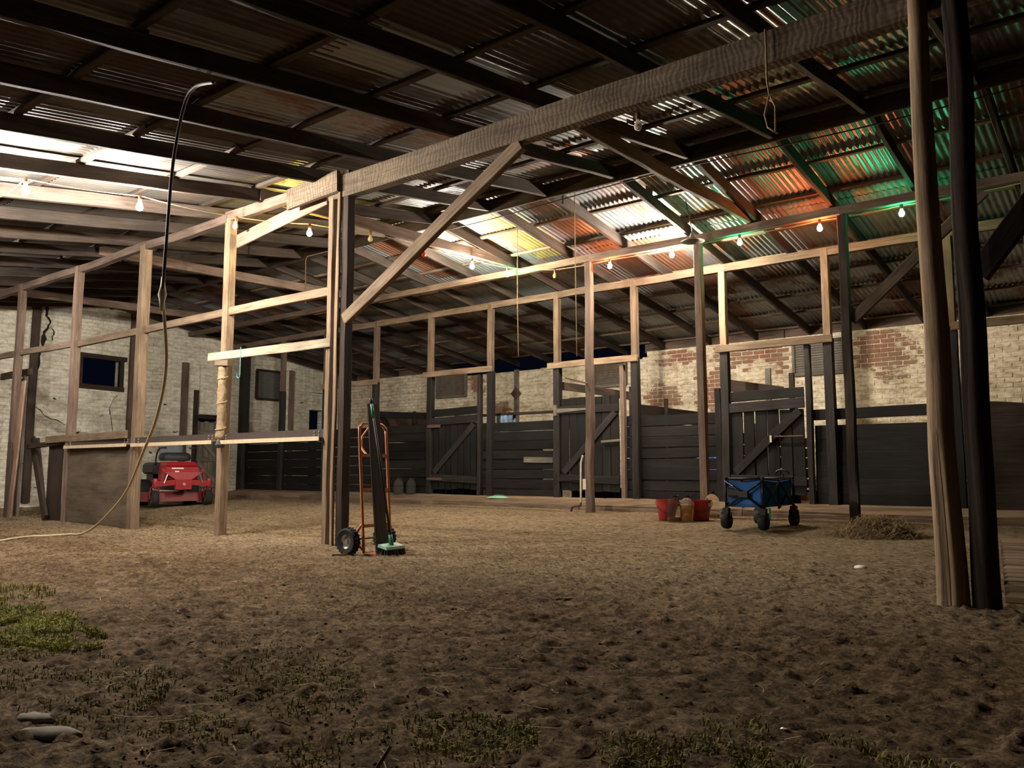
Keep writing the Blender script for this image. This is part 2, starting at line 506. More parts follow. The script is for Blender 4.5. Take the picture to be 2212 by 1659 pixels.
# ------------------------------------------------------------------ floor
def dirt_mat():
    m, n, l, b = newmat('packed_earth', .95, 0, .12)
    geo = n.new('ShaderNodeNewGeometry')
    p = geo.outputs['Position']
    n1 = noise_(n, l, p, .55, 5, .6)
    n2 = noise_(n, l, p, 3.5, 7, .7, .3)
    n3 = noise_(n, l, p, 42, 6, .8)
    n6 = noise_(n, l, p, 13, 6, .75, .6)
    n4 = noise_(n, l, mapped(n, l, p, (1, 3, 1)), 14, 5, .7, .8)
    c = ramp(n, l, n2, [(.28, (.15, .1, .062)), (.5, (.32, .215, .128)), (.72, (.46, .325, .2))])
    c = mixc(n, l, .8, c, mixc(n, l, 1.0, c, ramp(n, l, n3, [(.38, (.2, .19, .18)), (.58, (1.3, 1.27, 1.22))]), 'MULTIPLY'))
    c = mixc(n, l, .8, c, mixc(n, l, 1.0, c, ramp(n, l, n6, [(.38, (.35, .33, .31)), (.58, (1.2, 1.2, 1.18))]), 'MULTIPLY'))
    c = mixc(n, l, 1.0, c, ramp(n, l, n1, [(.35, (.75, .73, .7)), (.65, (1.1, 1.1, 1.1))]), 'MULTIPLY')
    # paler straw-strewn earth, with the aisle's lamplight painted into the colour
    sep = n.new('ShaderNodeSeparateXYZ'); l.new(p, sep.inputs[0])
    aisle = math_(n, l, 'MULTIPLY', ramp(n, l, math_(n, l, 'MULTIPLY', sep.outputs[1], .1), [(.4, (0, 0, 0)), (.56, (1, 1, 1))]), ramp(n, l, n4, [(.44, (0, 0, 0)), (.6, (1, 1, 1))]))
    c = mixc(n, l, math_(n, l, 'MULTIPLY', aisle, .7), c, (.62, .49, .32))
    l.new(c, b.inputs['Base Color'])
    h = math_(n, l, 'ADD', math_(n, l, 'ADD', n3, math_(n, l, 'MULTIPLY', n6, 1.5)), math_(n, l, 'MULTIPLY', n4, .8))
    bump(n, l, b, h, 1.0, .03)
    return m
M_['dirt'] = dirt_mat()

def make_floor():
    ys = []
    y = -2.5
    while y < 16.3:
        ys.append(y)
        y += .3 if y < .5 else (.014 + .0042 * max(0, y - .6) if y < 12 else .12)
    xs = []
    x = -18.8
    while x < 4.5:
        xs.append(x)
        x += .085 if x < -10 else (.05 if x < -5 else (.021 if x < .8 else .2))
    vs = []
    for y in ys:
        for x in xs:
            z = gz(x, y)
            if y > .3 and y < 11.2 and x < 1:
                f = min(1, (y - .3) * 2)
                p = V((x * 7.5, y * 7.5, 0))
                t = noise.noise(p) * .008 + noise.noise(p * 2.6) * .006
                if y < 7:
                    t += noise.noise(p * 5.5) * .008
                    t += max(0, noise.noise(V((x * 20, y * 20, 9))) - .1) * .04 + noise.noise(V((x * 24, y * 24, 5))) * .009
                z += t * f
            vs.append((x, y, z))
    nx = len(xs)
    fs = [(j * nx + i, j * nx + i + 1, (j + 1) * nx + i + 1, (j + 1) * nx + i) for j in range(len(ys) - 1) for i in range(nx - 1)]
    me = bpy.data.meshes.new('floor')
    me.from_pydata(vs, [], fs)
    me.polygons.foreach_set('use_smooth', [True] * len(me.polygons))
    me.update()
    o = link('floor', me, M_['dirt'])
    o['kind'] = 'structure'
    o['label'] = 'packed brown earth floor with clods and straw'
    return o
FLOOR = make_floor()

# ------------------------------------------------------------------ roof: rafters, ridge board, battens, corrugated sheets
ROOF = struct('ceiling', (-8, YR, 4.4))
ROOF['label'] = 'corrugated iron gable roof on rough timber rafters'
RX = [-18.3, -17.6, -16.55, -15.5, -14.5, -13.45, -12.4, -11.4, -10.35, -9.3, -8.26, -7.18, -6.18, -5.12, -4.1, -3.1, -2.12, -1.1, -.07, .95, 1.97]
DR = .15
Y_EAVE = .6
for k, x in enumerate(RX):
    for side in (-1, 1):
        ye = Y_EAVE + .1 if side < 0 else YD + .28
        y0 = YR + side * .03
        dx = .035 if side > 0 else 0
        timber('rafter', (x + dx, y0, roof(y0) + DR / 2), (x + dx, ye, roof(ye) + DR / 2 + RND.uniform(-.01, .01)), .055, DR, M_['rafter'], ROOF, jit=.006)
for a, b_ in ((-18.4, -13), (-13, -8), (-8, -2.6), (-2.6, X_END)):
    timber('ridge_board', (a, YR, ZR + .07), (b_, YR, ZR + .07), .045, .2, M_['rafter'], ROOF)
far_b = [8.78, 9.62, 10.42, 11.3, 12.2, 13.1, 14.0, 14.9, 15.72]
near_b = [8.42, 7.45, 6.5, 5.5, 4.5, 3.5, 2.5, 1.5, .75]
for y in far_b + near_b:
    x = -18.5
    while x < X_END:
        L = RND.uniform(2.8, 4.4)
        x2 = min(X_END, x + L)
        dy = RND.uniform(-.02, .02)
        z = roof(y) + DR + .022
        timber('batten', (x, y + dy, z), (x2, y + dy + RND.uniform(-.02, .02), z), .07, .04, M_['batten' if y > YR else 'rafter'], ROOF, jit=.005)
        x = x2 + .005

def sheet_mesh(L, cor=11, per=6):
    pitch = .076
    vs, fs = [], []
    nx = cor * per
    ny = 4
    for j in range(ny + 1):
        for i in range(nx + 1):
            x = i * pitch / per
            vs.append((x - cor * pitch / 2, L * j / ny, .0095 * math.cos(2 * math.pi * i / per)))
    for j in range(ny):
        for i in range(nx):
            a = j * (nx + 1) + i
            fs.append((a, a + 1, a + nx + 2, a + nx + 1))
    me = bpy.data.meshes.new('roof_sheet')
    me.from_pydata(vs, [], fs)
    me.polygons.foreach_set('use_smooth', [True] * len(me.polygons))
    me.update()
    return me
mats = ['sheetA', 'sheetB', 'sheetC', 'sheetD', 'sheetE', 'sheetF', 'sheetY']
def sheet_set(L):
    r = []
    for mn in mats:
        me = sheet_mesh(L)
        me.materials.append(M_[mn])
        r.append(me)
    return r
ang = math.atan(SL)
cs = math.cos(ang)
ZS = DR + .042 + .011
far_courses = [(8.56, 10.95), (10.8, 13.6), (13.45, 16.0)]
near_courses = [(8.66, 6.2), (6.35, 3.6), (3.75, .55)]
fm = [sheet_set((b_ - a) / cs) for a, b_ in far_courses]
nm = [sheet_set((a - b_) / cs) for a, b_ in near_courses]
wcol = .76
ncol = int((X_END + 18.65) / wcol) + 1
for i in range(ncol):
    x = -18.6 + .4 + i * wcol
    for ci, (a, b_) in enumerate(far_courses):
        k = RND.choices(range(4), (5, 3, 3, 1.2))[0] if x < -6 else RND.choices(range(4), (4, 2, 3, 2))[0]
        if ci == 0 and i == 14: k = 6
        z = roof(a) + ZS + (.012 if ci % 2 == 0 else 0) + (i % 2) * .005
        if a < YR: z = ZR + SL * (YR - a) + ZS + .012
        M = Matrix.Translation((x + RND.uniform(-.01, .01), a, z)) @ Matrix.Rotation(-ang, 4, 'X') @ Matrix.Rotation(RND.uniform(-.004, .004), 4, 'Z')
        link('roof_sheet', fm[ci][k], None, ROOF, M)
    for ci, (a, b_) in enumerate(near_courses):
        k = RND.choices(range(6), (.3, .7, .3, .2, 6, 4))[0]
        if abs(x + 8.2) < 1.3: k = 4  # shade-darkened sheets here tone down the glare of the white bulbs
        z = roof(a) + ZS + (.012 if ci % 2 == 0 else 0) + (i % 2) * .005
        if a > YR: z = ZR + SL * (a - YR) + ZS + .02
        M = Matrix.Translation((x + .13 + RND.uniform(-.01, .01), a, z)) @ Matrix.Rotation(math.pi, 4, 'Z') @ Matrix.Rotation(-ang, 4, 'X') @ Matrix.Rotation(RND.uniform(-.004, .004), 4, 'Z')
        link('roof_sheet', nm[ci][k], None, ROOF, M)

# ------------------------------------------------------------------ back wall with bricks
WB = struct('wall_back', (-8, YD, .1))
WB['label'] = 'long limewashed red brick wall behind the stalls'
def wall_d_top(x):
    return roof(YD) - .03 if (x > -8.6 or x < -14.6) else roof(YD) - .17 + .02 * math.sin(x * 3)
mb = MB()
xs = [-18.75, -14.6, -14.59, -13, -11.5, -10, -8.61, -8.6, -5, X_END + 1]
for a, b_ in zip(xs[:-1], xs[1:]):
    if b_ - a < .05: continue
    t = min(wall_d_top(a + .02), wall_d_top(b_ - .02))
    (mb if b_ <= -9.9 else mb).box(a, YD - .001, 0, b_, YD + .24, t)
mb.build('masonry_core', M_['limeDleft'], WB, local=False)
t = struct('trim_1')
for a, b_ in ((-18.4, -14.6), (-8.7, -5.6), (-5.58, -2.4), (-2.38, X_END)):
    timber('eave_board', (a, YD + .12, roof(YD) + .06), (b_, YD + .12, roof(YD) + .06), .05, .2, M_['tie'], t, jit=.005)
WIN = [(-14.92, -13.83, 2.66, 3.34), (-9.97, -9.08, 2.64, 3.24), (-5.42, -4.4, 2.58, 3.28)]
def brick_mesh(i):
    m = MB()
    j = lambda: RND.uniform(-.004, .004)
    vs = []
    for y, s in ((.0, 0), (-.018, .0), (-.024, .006)):
        for (sx, sz) in ((-1, -1), (1, -1), (1, 1), (-1, 1)):
            vs.append((sx * (.113 - s) + j(), y + j() * .4, sz * (.0365 - s) + j() * .6))
    fs = [(8, 9, 10, 11)]
    for r in range(2):
        for k in range(4):
            fs.append((r * 4 + k, r * 4 + (k + 1) % 4, (r + 1) * 4 + (k + 1) % 4, (r + 1) * 4 + k))
    m.add(vs, fs)
    me = m.mesh('brick')
    me.materials.append(M_['limeD'])
    return me
bm_ = [brick_mesh(i) for i in range(8)]
spots = []
row = 0
z = 1.18
while z < roof(YD) - .06:
    x = -13.4 + (.12 if row % 2 else 0)
    while x < X_END:
        if z + .045 < wall_d_top(x) and not any(a - .1 < x < b_ + .1 and c - .03 < z < d + .03 for a, b_, c, d in WIN):
            spots.append((x, z))
        x += .24
    z += .085
    row += 1
vis = sorted([s for s in spots if -5.35 < s[0] < -1.0 and s[1] > 1.5], key=lambda s: -s[0])
chosen = set(vis[:300])
rest = MB()
for (x, z) in spots:
    px, py, pz = x + RND.uniform(-.004, .004), YD + .014 + RND.uniform(-.005, .004), z + RND.uniform(-.003, .003)
    me = RND.choice(bm_)
    if (x, z) in chosen:
        link('brick', me, None, WB, Matrix.Translation((px, py, pz)))
    else:
        rest.add([(v.co.x + px, v.co.y + py, v.co.z + pz) for v in me.vertices], [tuple(p.vertices) for p in me.polygons])
o = rest.build('bricks', M_['limeD'], WB, local=False)
o['kind'] = 'stuff'
# iron tie plate with its strap on the wall
t = thing('pattress_plate', 'rusty diamond wall tie plate on timber strap above towel', 'wall plate', (-12.2, YD - .05, 2.2))
timber('timber_strap', (-12.2, YD - .035, 1.5), (-12.2, YD - .035, 3.25), .13, .05, M_['grey'], t, up=(0, -1, 0))
mb = MB(); r = .16
mb.add([(-12.2 + r, YD - .075, 2.66), (-12.2, YD - .075, 2.66 + r), (-12.2 - r, YD - .075, 2.66), (-12.2, YD - .075, 2.66 - r), (-12.2, YD - .1, 2.66),
        (-12.2 + r, YD - .062, 2.66), (-12.2, YD - .062, 2.66 + r), (-12.2 - r, YD - .062, 2.66), (-12.2, YD - .062, 2.66 - r)],
       [(0, 1, 4), (1, 2, 4), (2, 3, 4), (3, 0, 4), (0, 5, 6, 1), (1, 6, 7, 2), (2, 7, 8, 3), (3, 8, 5, 0), (8, 7, 6, 5)])
mb.build('iron_plate', M_['iron'], t, local=False)
MB().lathe([(.028, 0), (.028, .03), (0, .03)], 8, (0, 0, 0), 'Y').build('bolt', M_['iron'], t, local=False).matrix_basis = wm(t).inverted() @ Matrix.Translation((-12.2, YD - .125, 2.66))

def shutter_window(nm, axis, u0, u1, z0, z1, face, ridge_mat, light_frame):
    """iron-clad hatch in a timber frame standing on the wall face; axis 0: on the back wall, 1: on the gable"""
    t = struct(nm)
    t['label'] = 'hatch of horizontal corrugated iron in a timber frame'
    P = (lambda u, d, z: (u, face - d, z)) if axis == 0 else (lambda u, d, z: (face + d, u, z))
    fr = M_['grey'] if light_frame else M_['dkwood']
    for (a, b_) in (((u0, z0), (u1, z0)), ((u0, z1), (u1, z1)), ((u0, z0), (u0, z1)), ((u1, z0), (u1, z1))):
        timber('frame_board', P(a[0], .03, a[1]), P(b_[0], .03, b_[1]), .06, .07, fr, t, up=(0, -1, 0) if axis == 0 else (1, 0, 0))
    # corrugated infill
    m = MB(); n = 72; vs = []; fs = []
    for i in range(n + 1):
        z = z0 + .03 + (z1 - z0 - .06) * i / n
        d = .03 + .018 * math.cos(i * math.pi / 3) + .006 * math.sin(i * 1.7)
        for u in (u0 + .02, u1 - .02):
            vs.append(P(u, d, z + (u - u0) * .01))
    for i in range(n):
        fs.append((2 * i, 2 * i + 1, 2 * i + 3, 2 * i + 2))
    m.add(vs, fs)
    m.build('iron_cladding', ridge_mat, t, smooth='all', local=False)
    return t
shutter_window('window_1', 0, -14.88, -13.86, 2.7, 3.32, YD - .012, M_['sheetG'], True)
shutter_window('window_2', 0, -9.93, -9.12, 2.68, 3.2, YD - .012, M_['sheetG'], True)
shutter_window('window_3', 0, -5.38, -4.44, 2.62, 3.24, YD - .012, M_['sheetG'], True)

# ------------------------------------------------------------------ gable wall on the left
WL = struct('wall_left', (XG, 9, .1))
WL['label'] = 'whitewashed brick gable wall with cracks'
holes = [(8.06, 8.94, 2.67, 3.3), (14.27, 14.75, 0, 2.47), (10.86, 11.5, .1, 2.1)]
def gable_piece(y0, y1, z0, z1=None):
    ya = [y0] + ([YR] if y0 < YR < y1 else []) + [y1]
    for a, b_ in zip(ya[:-1], ya[1:]):
        ta = z1 if z1 is not None else roof(a) + .16
        tb = z1 if z1 is not None else roof(b_) + .16
        vs = [(x, y, z) for x in (XG - .25, XG) for (y, z) in ((a, z0), (b_, z0), (b_, tb), (a, ta))]
        gm.add(vs, [(3, 2, 1, 0), (4, 5, 6, 7), (0, 1, 5, 4), (1, 2, 6, 5), (2, 3, 7, 6), (3, 0, 4, 7)])
gm = MB()
cuts = sorted({1.0, YD + .24} | {h[0] for h in holes} | {h[1] for h in holes})
for a, b_ in zip(cuts[:-1], cuts[1:]):
    hs = [h for h in holes if h[0] <= a + 1e-6 and h[1] >= b_ - 1e-6]
    if not hs:
        gable_piece(a, b_, -.1)
    else:
        h = hs[0]
        if h[2] > 0.05: gable_piece(a, b_, -.1, h[2])
        gable_piece(a, b_, h[3])
gm.build('masonry', M_['limeG'], WL, local=False)
for a, b_ in (((8.02, 2.65), (8.98, 2.63)), ((8.02, 3.32), (8.98, 3.34)), ((8.04, 2.66), (8.04, 3.32)), ((8.95, 2.66), (8.95, 3.32))):
    pass
t = struct('window_4')
t['label'] = 'small open window hole in a brown timber frame'
for a, b_ in (((7.98, 2.64), (9.02, 2.62)), ((7.98, 3.33), (9.06, 3.31)), ((8.04, 2.66), (8.04, 3.32)), ((8.95, 2.66), (8.95, 3.32))):
    timber('frame_board', (XG + .01, a[0], a[1]), (XG + .01, b_[0], b_[1]), .1, .09, M_['dkwood'], t, up=(1, 0, 0))
t = shutter_window('window_5', 1, 12.52, 13.27, 2.66, 3.42, XG, M_['sheetB'], False)
# weathered plank door
t = struct('door_1')
t['label'] = 'grey weathered plank door under a sacking-covered panel'
for k in range(5):
    y = 10.93 + k * .125
    timber('plank', (XG - .06, y, .17), (XG - .06, y, 1.98 + RND.uniform(-.01, .02)), .117, .03, M_['grey'], t, up=(1, 0, 0))
for z in (.42, 1.05, 1.72):
    timber('ledge', (XG - .02, 10.88, z), (XG - .02, 11.5, z), .11, .03, M_['grey'], t, up=(1, 0, 0))
timber('brace', (XG - .015, 11.42, .5), (XG - .015, 10.95, 1.0), .1, .03, M_['grey'], t, up=(1, 0, 0))
timber('brace', (XG - .015, 11.42, 1.12), (XG - .015, 10.95, 1.66), .1, .03, M_['grey'], t, up=(1, 0, 0))
for y in (10.82, 11.53):
    timber('door_post', (XG + .02, y, .12), (XG + .02, y, 2.75), .1, .1, M_['dkwood'], t, up=(1, 0, 0))
timber('door_head', (XG + .02, 10.8, 2.1), (XG + .02, 11.56, 2.1), .1, .1, M_['dkwood'], t, up=(1, 0, 0))
# crumpled cloth-like whitened sheet above the door
m = MB(); n = 16; vs = []; fs = []
for i in range(n + 1):
    for j in range(n + 1):
        y = 10.9 + .62 * i / n; z = 2.16 + 1.25 * j / n
        d = .02 + .03 * noise.noise(V((y * 4, z * 9, 2))) * max(0, 1 - j / n * 1.3) + .015
        vs.append((XG + .03 + d, y, z - (.12 * (i / n - .3) ** 2 if j == n else 0)))
for i in range(n):
    for j in range(n):
        a = i * (n + 1) + j
        fs.append((a, a + n + 1, a + n + 2, a + 1))
m.add(vs, fs)
o = m.build('wall_sheet', M_['limeG'], None, smooth='all')
tag(o, 'crumpled whitewashed sheet hung above the grey plank door', 'sheet')
# timber uprights against the gable
for y, wd, z1, lab, mt in ((7.08, .15, 4.5, 'dark upright timber on whitewashed wall beside the tall crack', 'rafter'),
                       (9.17, .1, 4.4, 'slim grey upright timber on gable wall right of open window', 'tie'),
                       (10.5, .15, 3.4, 'weathered upright timber on gable wall left of plank door', 'tie'),
                       (13.62, .13, 3.5, 'upright timber on gable wall between hatch and black doorway', 'tie')):
    o = timber('wall_timber', (XG + .05, y, .12), (XG + .05, y, z1), wd, .09, M_[mt], None, up=(1, 0, 0))
    tag(o, lab, 'timber', 'uprights on the gable wall')
# cracks in the plaster
def crack(pts, w_):
    m = MB(); vs = []; fs = []
    P = []
    for (a, b_) in zip(pts[:-1], pts[1:]):
        for k in range(4):
            t_ = k / 4
            P.append((a[0] + (b_[0] - a[0]) * t_ + RND.uniform(-.015, .015), a[1] + (b_[1] - a[1]) * t_ + RND.uniform(-.02, .02)))
    P.append(pts[-1])
    for i, (y, z) in enumerate(P):
        h_ = w_ * (.35 + .9 * abs(noise.noise(V((y * 5, z * 5, 7)))) * 1.6) * (1 if 0 < i < len(P) - 1 else .15)
        vert = abs(pts[0][1] - pts[-1][1]) > abs(pts[0][0] - pts[-1][0])
        for s in (-1, 1):
            vs.append((XG + .004, y + (s * h_ if vert else 0), z + (0 if vert else s * h_)))
    for i in range(len(P) - 1):
        fs.append((2 * i, 2 * i + 1, 2 * i + 3, 2 * i + 2))
    m.add(vs, fs)
    m.build('crack', M_['crack'], WL, local=False)
crack([(7.25, 4.5), (7.3, 4.35), (7.29, 4.1), (7.38, 3.94), (7.28, 3.75), (7.25, 3.5), (7.2, 3.19), (7.17, 2.89)], .05)
crack([(7.38, 3.9), (7.45, 3.75), (7.43, 3.55)], .02)
crack([(7.05, 2.2), (7.26, 2.06), (7.41, 1.92), (7.55, 1.88), (7.8, 1.76)], .018)
crack([(8.9, 2.5), (8.86, 2.44), (8.72, 2.2), (8.78, 1.99), (8.83, 1.5)], .014)
crack([(13.9, 2.6), (14.2, 2.75), (14.3, 2.95), (14.9, 2.98)], .012)
for k in range(26):
    y = RND.choice([RND.uniform(6.4, 8), RND.uniform(9.3, 10.4), RND.uniform(8, 9)]); z = RND.uniform(.4, 2.4)
    crack([(y, z), (y + RND.uniform(.05, .16), z + RND.uniform(-.02, .02))], RND.uniform(.012, .03))

# ------------------------------------------------------------------ row A: front posts, plates, rails
GP = 'posts of the front row'
def post(name, x, y, z1, s, mat, lab, grp, z0=None, cat='post', jit=.006, lean=(0, 0), d=None):
    z0 = gz(x, y) - .03 if z0 is None else z0
    o = timber(name, (x, y, z0), (x + lean[0], y + lean[1], z1), s, d or s, M_[mat], None, up=(0, -1, 0), jit=jit)
    return tag(o, lab, cat, grp)
post('timber_post', -15.35, YA, 4.02, .11, 'tie', 'leftmost brown timber post of the front row, by whitewashed wall', GP)
post('timber_post', -13.17, YA, 4.0, .11, 'tie', 'brown timber post left of the plywood panel', GP)
post('timber_post', -11.1, YA, 3.98, .125, 'bare', 'pale timber post right of the plywood panel, tied with string', GP)
post('timber_post', -8.98, YA, 3.95, .11, 'bare', 'pale square timber post with hessian-wrapped upper length', GP)
post('timber_post', -6.94, YA - .03, 3.78, .075, 'bare', 'lit slender post doubled against the dark corner post', GP)
post('timber_post', -6.72, YA, 4.05, .1, 'dkwood', 'dark brown corner post behind the orange hand truck', GP)
post('timber_post', -6.8, YA - .065, 4.0, .05, 'bare', 'thin pale batten nailed to the face of the dark corner post', GP, d=.03)

def log(name, x, y, r0, r1, z1, mat, lab, cracked, lean):
    n, m_ = 22, 46
    vs, fs = [], []
    z0 = gz(x, y) - .05
    s = RND.uniform(0, 40)
    for j in range(m_ + 1):
        t = j / m_; z = z0 + (z1 - z0) * t
        r = r0 + (r1 - r0) * t ** .7
        ox = lean[0] * t + .02 * noise.noise(V((z * 1.1, s, 0)))
        oy = lean[1] * t + .02 * noise.noise(V((z * 1.1, s, 8)))
        for k in range(n):
            a = 2 * math.pi * k / n
            rr = r * (1 + .07 * noise.noise(V((math.cos(a) * 1.4, math.sin(a) * 1.4, z * .9 + s))) + .05 * noise.noise(V((math.cos(a) * 4, math.sin(a) * 4, z * .5 + s))))
            rr *= 1 + .25 * max(0, .15 - t) 
            if cracked and z < 1.05:
                da = (a - math.radians(262) + math.pi) % (2 * math.pi) - math.pi
                if abs(da) < .16: rr *= .55 + .3 * max(0, (z - .7) / .35)
            vs.append((ox + rr * math.cos(a), oy + rr * math.sin(a), z - z0))
    for j in range(m_):
        for k in range(n):
            fs.append((j * n + k, j * n + (k + 1) % n, (j + 1) * n + (k + 1) % n, (j + 1) * n + k))
    fs.append(tuple(m_ * n + k for k in range(n)))
    # local X along the trunk so that the grain follows it
    me = bpy.data.meshes.new(name)
    me.from_pydata([(p[2], -p[1], p[0]) for p in vs], [], fs)
    me.polygons.foreach_set('use_smooth', [True] * len(me.polygons))
    me.update()
    M = Matrix(((0, 0, 1, x), (0, -1, 0, y), (1, 0, 0, z0), (0, 0, 0, 1)))
    return tag(link(name, me, M_[mat], None, M), lab, 'post', GP)
log('log_post', -1.005, YA - .11, .088, .055, 4.2, 'log', 'round debarked log post with a split at its foot', True, (-.02, 0))
log('log_post', -.828, YA - .09, .075, .07, 4.2, 'dkwood', 'dark round log post right of the split log', False, (.02, 0))

BA = 'beams and plates of the frame'
o = timber('roof_beam', (-7.0, YA, 3.885), (X_END, YA, 3.885), .12, .25, M_['beam'], None, jit=.007, seg=24)
tag(o, 'big rough-sawn beam spanning overhead from corner post to logs', 'beam', BA)
o = timber('splice_block', (-7.68, YA - .09, 3.9), (-6.79, YA - .09, 3.93), .05, .24, M_['beam'], None, jit=.005)
tag(o, 'short sawn splice board left of the dark corner post top', 'board', BA)
o = timber('wall_plate', (-18.4, YA, 3.97), (-9.0, YA, 3.95), .09, .11, M_['tie'], None, jit=.012, seg=22)
tag(o, 'waney-edged wall plate over the left posts', 'beam', BA)
o = timber('wall_plate', (-9.05, YA, 3.98), (-7.0, YA, 3.95), .09, .12, M_['tie'], None, jit=.012)
tag(o, 'short bowed plate between hessian-wrapped post and splice board', 'beam', BA)
o = timber('support_plank', (-8.9, YA + .05, 3.66), (-7.15, YA + .05, 3.86), .03, .17, M_['pink'], None, jit=.004)
tag(o, 'pinkish tapering plank under the bowed plate', 'plank')
o = timber('diagonal_brace', (-6.72, YA - .02, 2.4), (-4.33, YA - .02, 3.74), .07, .13, M_['bare'], None, jit=.004)
tag(o, 'long diagonal brace from dark corner post up to the big beam', 'brace')
RG = 'middle rails of the front row'
o = timber('timber_rail', (-18.4, YA + .02, 2.86), (-13.2, YA + .02, 2.78), .06, .1, M_['tie'], None)
tag(o, 'mid-height rail in the shade left of the plywood bay', 'rail', RG)
o = timber('timber_rail', (-13.2, YA + .02, 2.76), (-9.0, YA + .02, 2.76), .06, .1, M_['bare'], None)
tag(o, 'mid-height rail above the plywood panel and red mower', 'rail', RG)
o = timber('timber_rail', (-8.95, YA, 2.76), (-6.95, YA, 2.75), .06, .1, M_['bare'], None)
tag(o, 'brightly lit mid-height rail meeting the doubled corner post', 'rail', RG)
o = timber('painted_board', (-9.22, YA - .09, 2.2), (-6.86, YA - .09, 2.16), .03, .1, M_['cream'], None)
tag(o, 'cream painted board nailed across two posts with wires wound on it', 'board')
t = thing('hook_wire', 'thin teal wire hook hanging from the cream board', 'hook', (-8.5, YA - .13, 1.85))
m = MB(); p = [(-8.5, YA - .112, 2.26), (-8.5, YA - .112, 1.93)] + [(-8.5 - .03 + .03 * math.cos(a), YA - .112, 1.92 - .03 * math.sin(a)) for a in [k * math.pi / 6 for k in range(8)]]
m.tube(p, .005, 6).build('wire', M_['teal'], t, local=False)

t = thing('hessian_wrap', 'hessian-wrapped offcut tied on the pale post', 'wrap', (-8.9, YA - .1, 1.1))
m = MB(); n, q = 12, 22; vs = []; fs = []
for j in range(q + 1):
    z = 1.17 + .88 * j / q
    for k in range(n):
        a = 2 * math.pi * k / n
        r = 1 + .55 * noise.noise(V((math.cos(a) * 2.2, math.sin(a) * 1.6, z * 9))) + .06 * noise.noise(V((a * 5, z * 22, 0)))
        vs.append((-8.895 + .062 * r * math.cos(a), YA - .095 + .045 * r * math.sin(a), z))
for j in range(q):
    for k in range(n):
        fs.append((j * n + k, j * n + (k + 1) % n, (j + 1) * n + (k + 1) % n, (j + 1) * n + k))
fs += [tuple(range(n - 1, -1, -1)), tuple(q * n + k for k in range(n))]
m.add(vs, fs).build('sacking', M_['hessian'], t, smooth='all', local=False)
for z in (1.3, 1.62, 1.92):
    MB().tube([(-8.895 + .075 * math.cos(a), YA - .095 + .058 * math.sin(a), z + .02 * math.sin(a * 1)) for a in [k * math.pi / 6 for k in range(12)]], .005, 5, True).build('string', M_['rope'], t, local=False)
timber('wood_block', (-9.0, YA - .1, 2.1), (-8.72, YA - .1, 2.08), .09, .07, M_['bare'], t)
MB().lathe([(.05, 0), (.06, .04), (.02, .11), (0, .12)], 6, (-8.87, YA - .11, 1.06)).build('black_cap', M_['black_plastic'], t, local=False)

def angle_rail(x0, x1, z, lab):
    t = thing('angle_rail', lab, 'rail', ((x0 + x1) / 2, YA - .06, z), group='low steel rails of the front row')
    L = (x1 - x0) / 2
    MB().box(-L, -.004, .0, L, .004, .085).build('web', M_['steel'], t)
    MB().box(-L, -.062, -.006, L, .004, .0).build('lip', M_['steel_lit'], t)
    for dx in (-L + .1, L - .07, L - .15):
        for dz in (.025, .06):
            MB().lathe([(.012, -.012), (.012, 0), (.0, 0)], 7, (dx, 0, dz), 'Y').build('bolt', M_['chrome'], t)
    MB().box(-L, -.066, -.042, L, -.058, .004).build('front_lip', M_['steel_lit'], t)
angle_rail(-11.03, -9.04, 1.155, 'low pale-lipped steel rail in front of the red mower')
angle_rail(-8.92, -6.98, 1.15, 'low pale-lipped steel rail ending in bolts at the doubled post')
angle_rail(-13.1, -11.16, 1.16, 'low pale-lipped steel rail over the plywood panel')
o = timber('timber_board', (-13.95, YA - .03, 1.27), (-11.2, YA - .1, 1.29), .035, .11, M_['bare'], None)
tag(o, 'weathered board resting above the plywood panel', 'board')
m = MB(); n, q = 18, 12; vs = []; fs = []
for d in (0, 1):
    for j in range(q + 1):
        for i in range(n + 1):
            x = -13.18 + 1.98 * i / n; z = .02 + 1.12 * j / q
            vs.append((x, YA - .02 - .02 * math.sin(i / n * math.pi) * (j / q) - .012 * d, z))
N_ = (n + 1) * (q + 1)
for j in range(q):
    for i in range(n):
        a = j * (n + 1) + i
        fs.append((a + N_, a + N_ + 1, a + N_ + n + 2, a + N_ + n + 1)); fs.append((a, a + n + 1, a + n + 2, a + 1))
for i in range(n):
    a = q * (n + 1) + i
    fs.append((a, a + N_, a + N_ + 1, a + 1)); fs.append((i, i + 1, i + 1 + N_, i + N_))
for j in range(q):
    a = j * (n + 1); b_ = a + n
    fs.append((a, a + N_, a + N_ + n + 1, a + n + 1)); fs.append((b_, b_ + n + 1, b_ + n + 1 + N_, b_ + N_))
o = m.add(vs, fs).build('plywood_panel', M_['ply'])
tag(o, 'brown plywood panel closing the bay between two posts', 'panel')
o = timber('side_board', (-13.75, YA + .05, -.02), (-13.75, YA + .05, 1.24), .5, .025, M_['dkwood'], None, up=(0, -1, 0))
tag(o, 'dark upright boarding left of the plywood panel', 'board')
o = timber('leaning_plank', (-14.55, YA - .28, .03), (-14.72, YA - .12, 2.27), .14, .03, M_['pink'], None, up=(0, -1, 0))
tag(o, 'pinkish plank leaning upright at the far left', 'plank')
t = thing('leaning_boards', 'pair of dark boards leaning across the left bay', 'boards', (-14.0, YA, 0))
timber('board', (-13.85, YA - .02, .02), (-14.95, YA + .15, 1.3), .05, .2, M_['dkwood'], t)
timber('board', (-14.05, YA + .06, .02), (-15.0, YA + .25, 1.3), .05, .14, M_['rafter'], t)
o = timber('timber_rail', (-14.75, YA + .02, 1.18), (-13.2, YA, 1.24), .06, .08, M_['dkwood'], None)
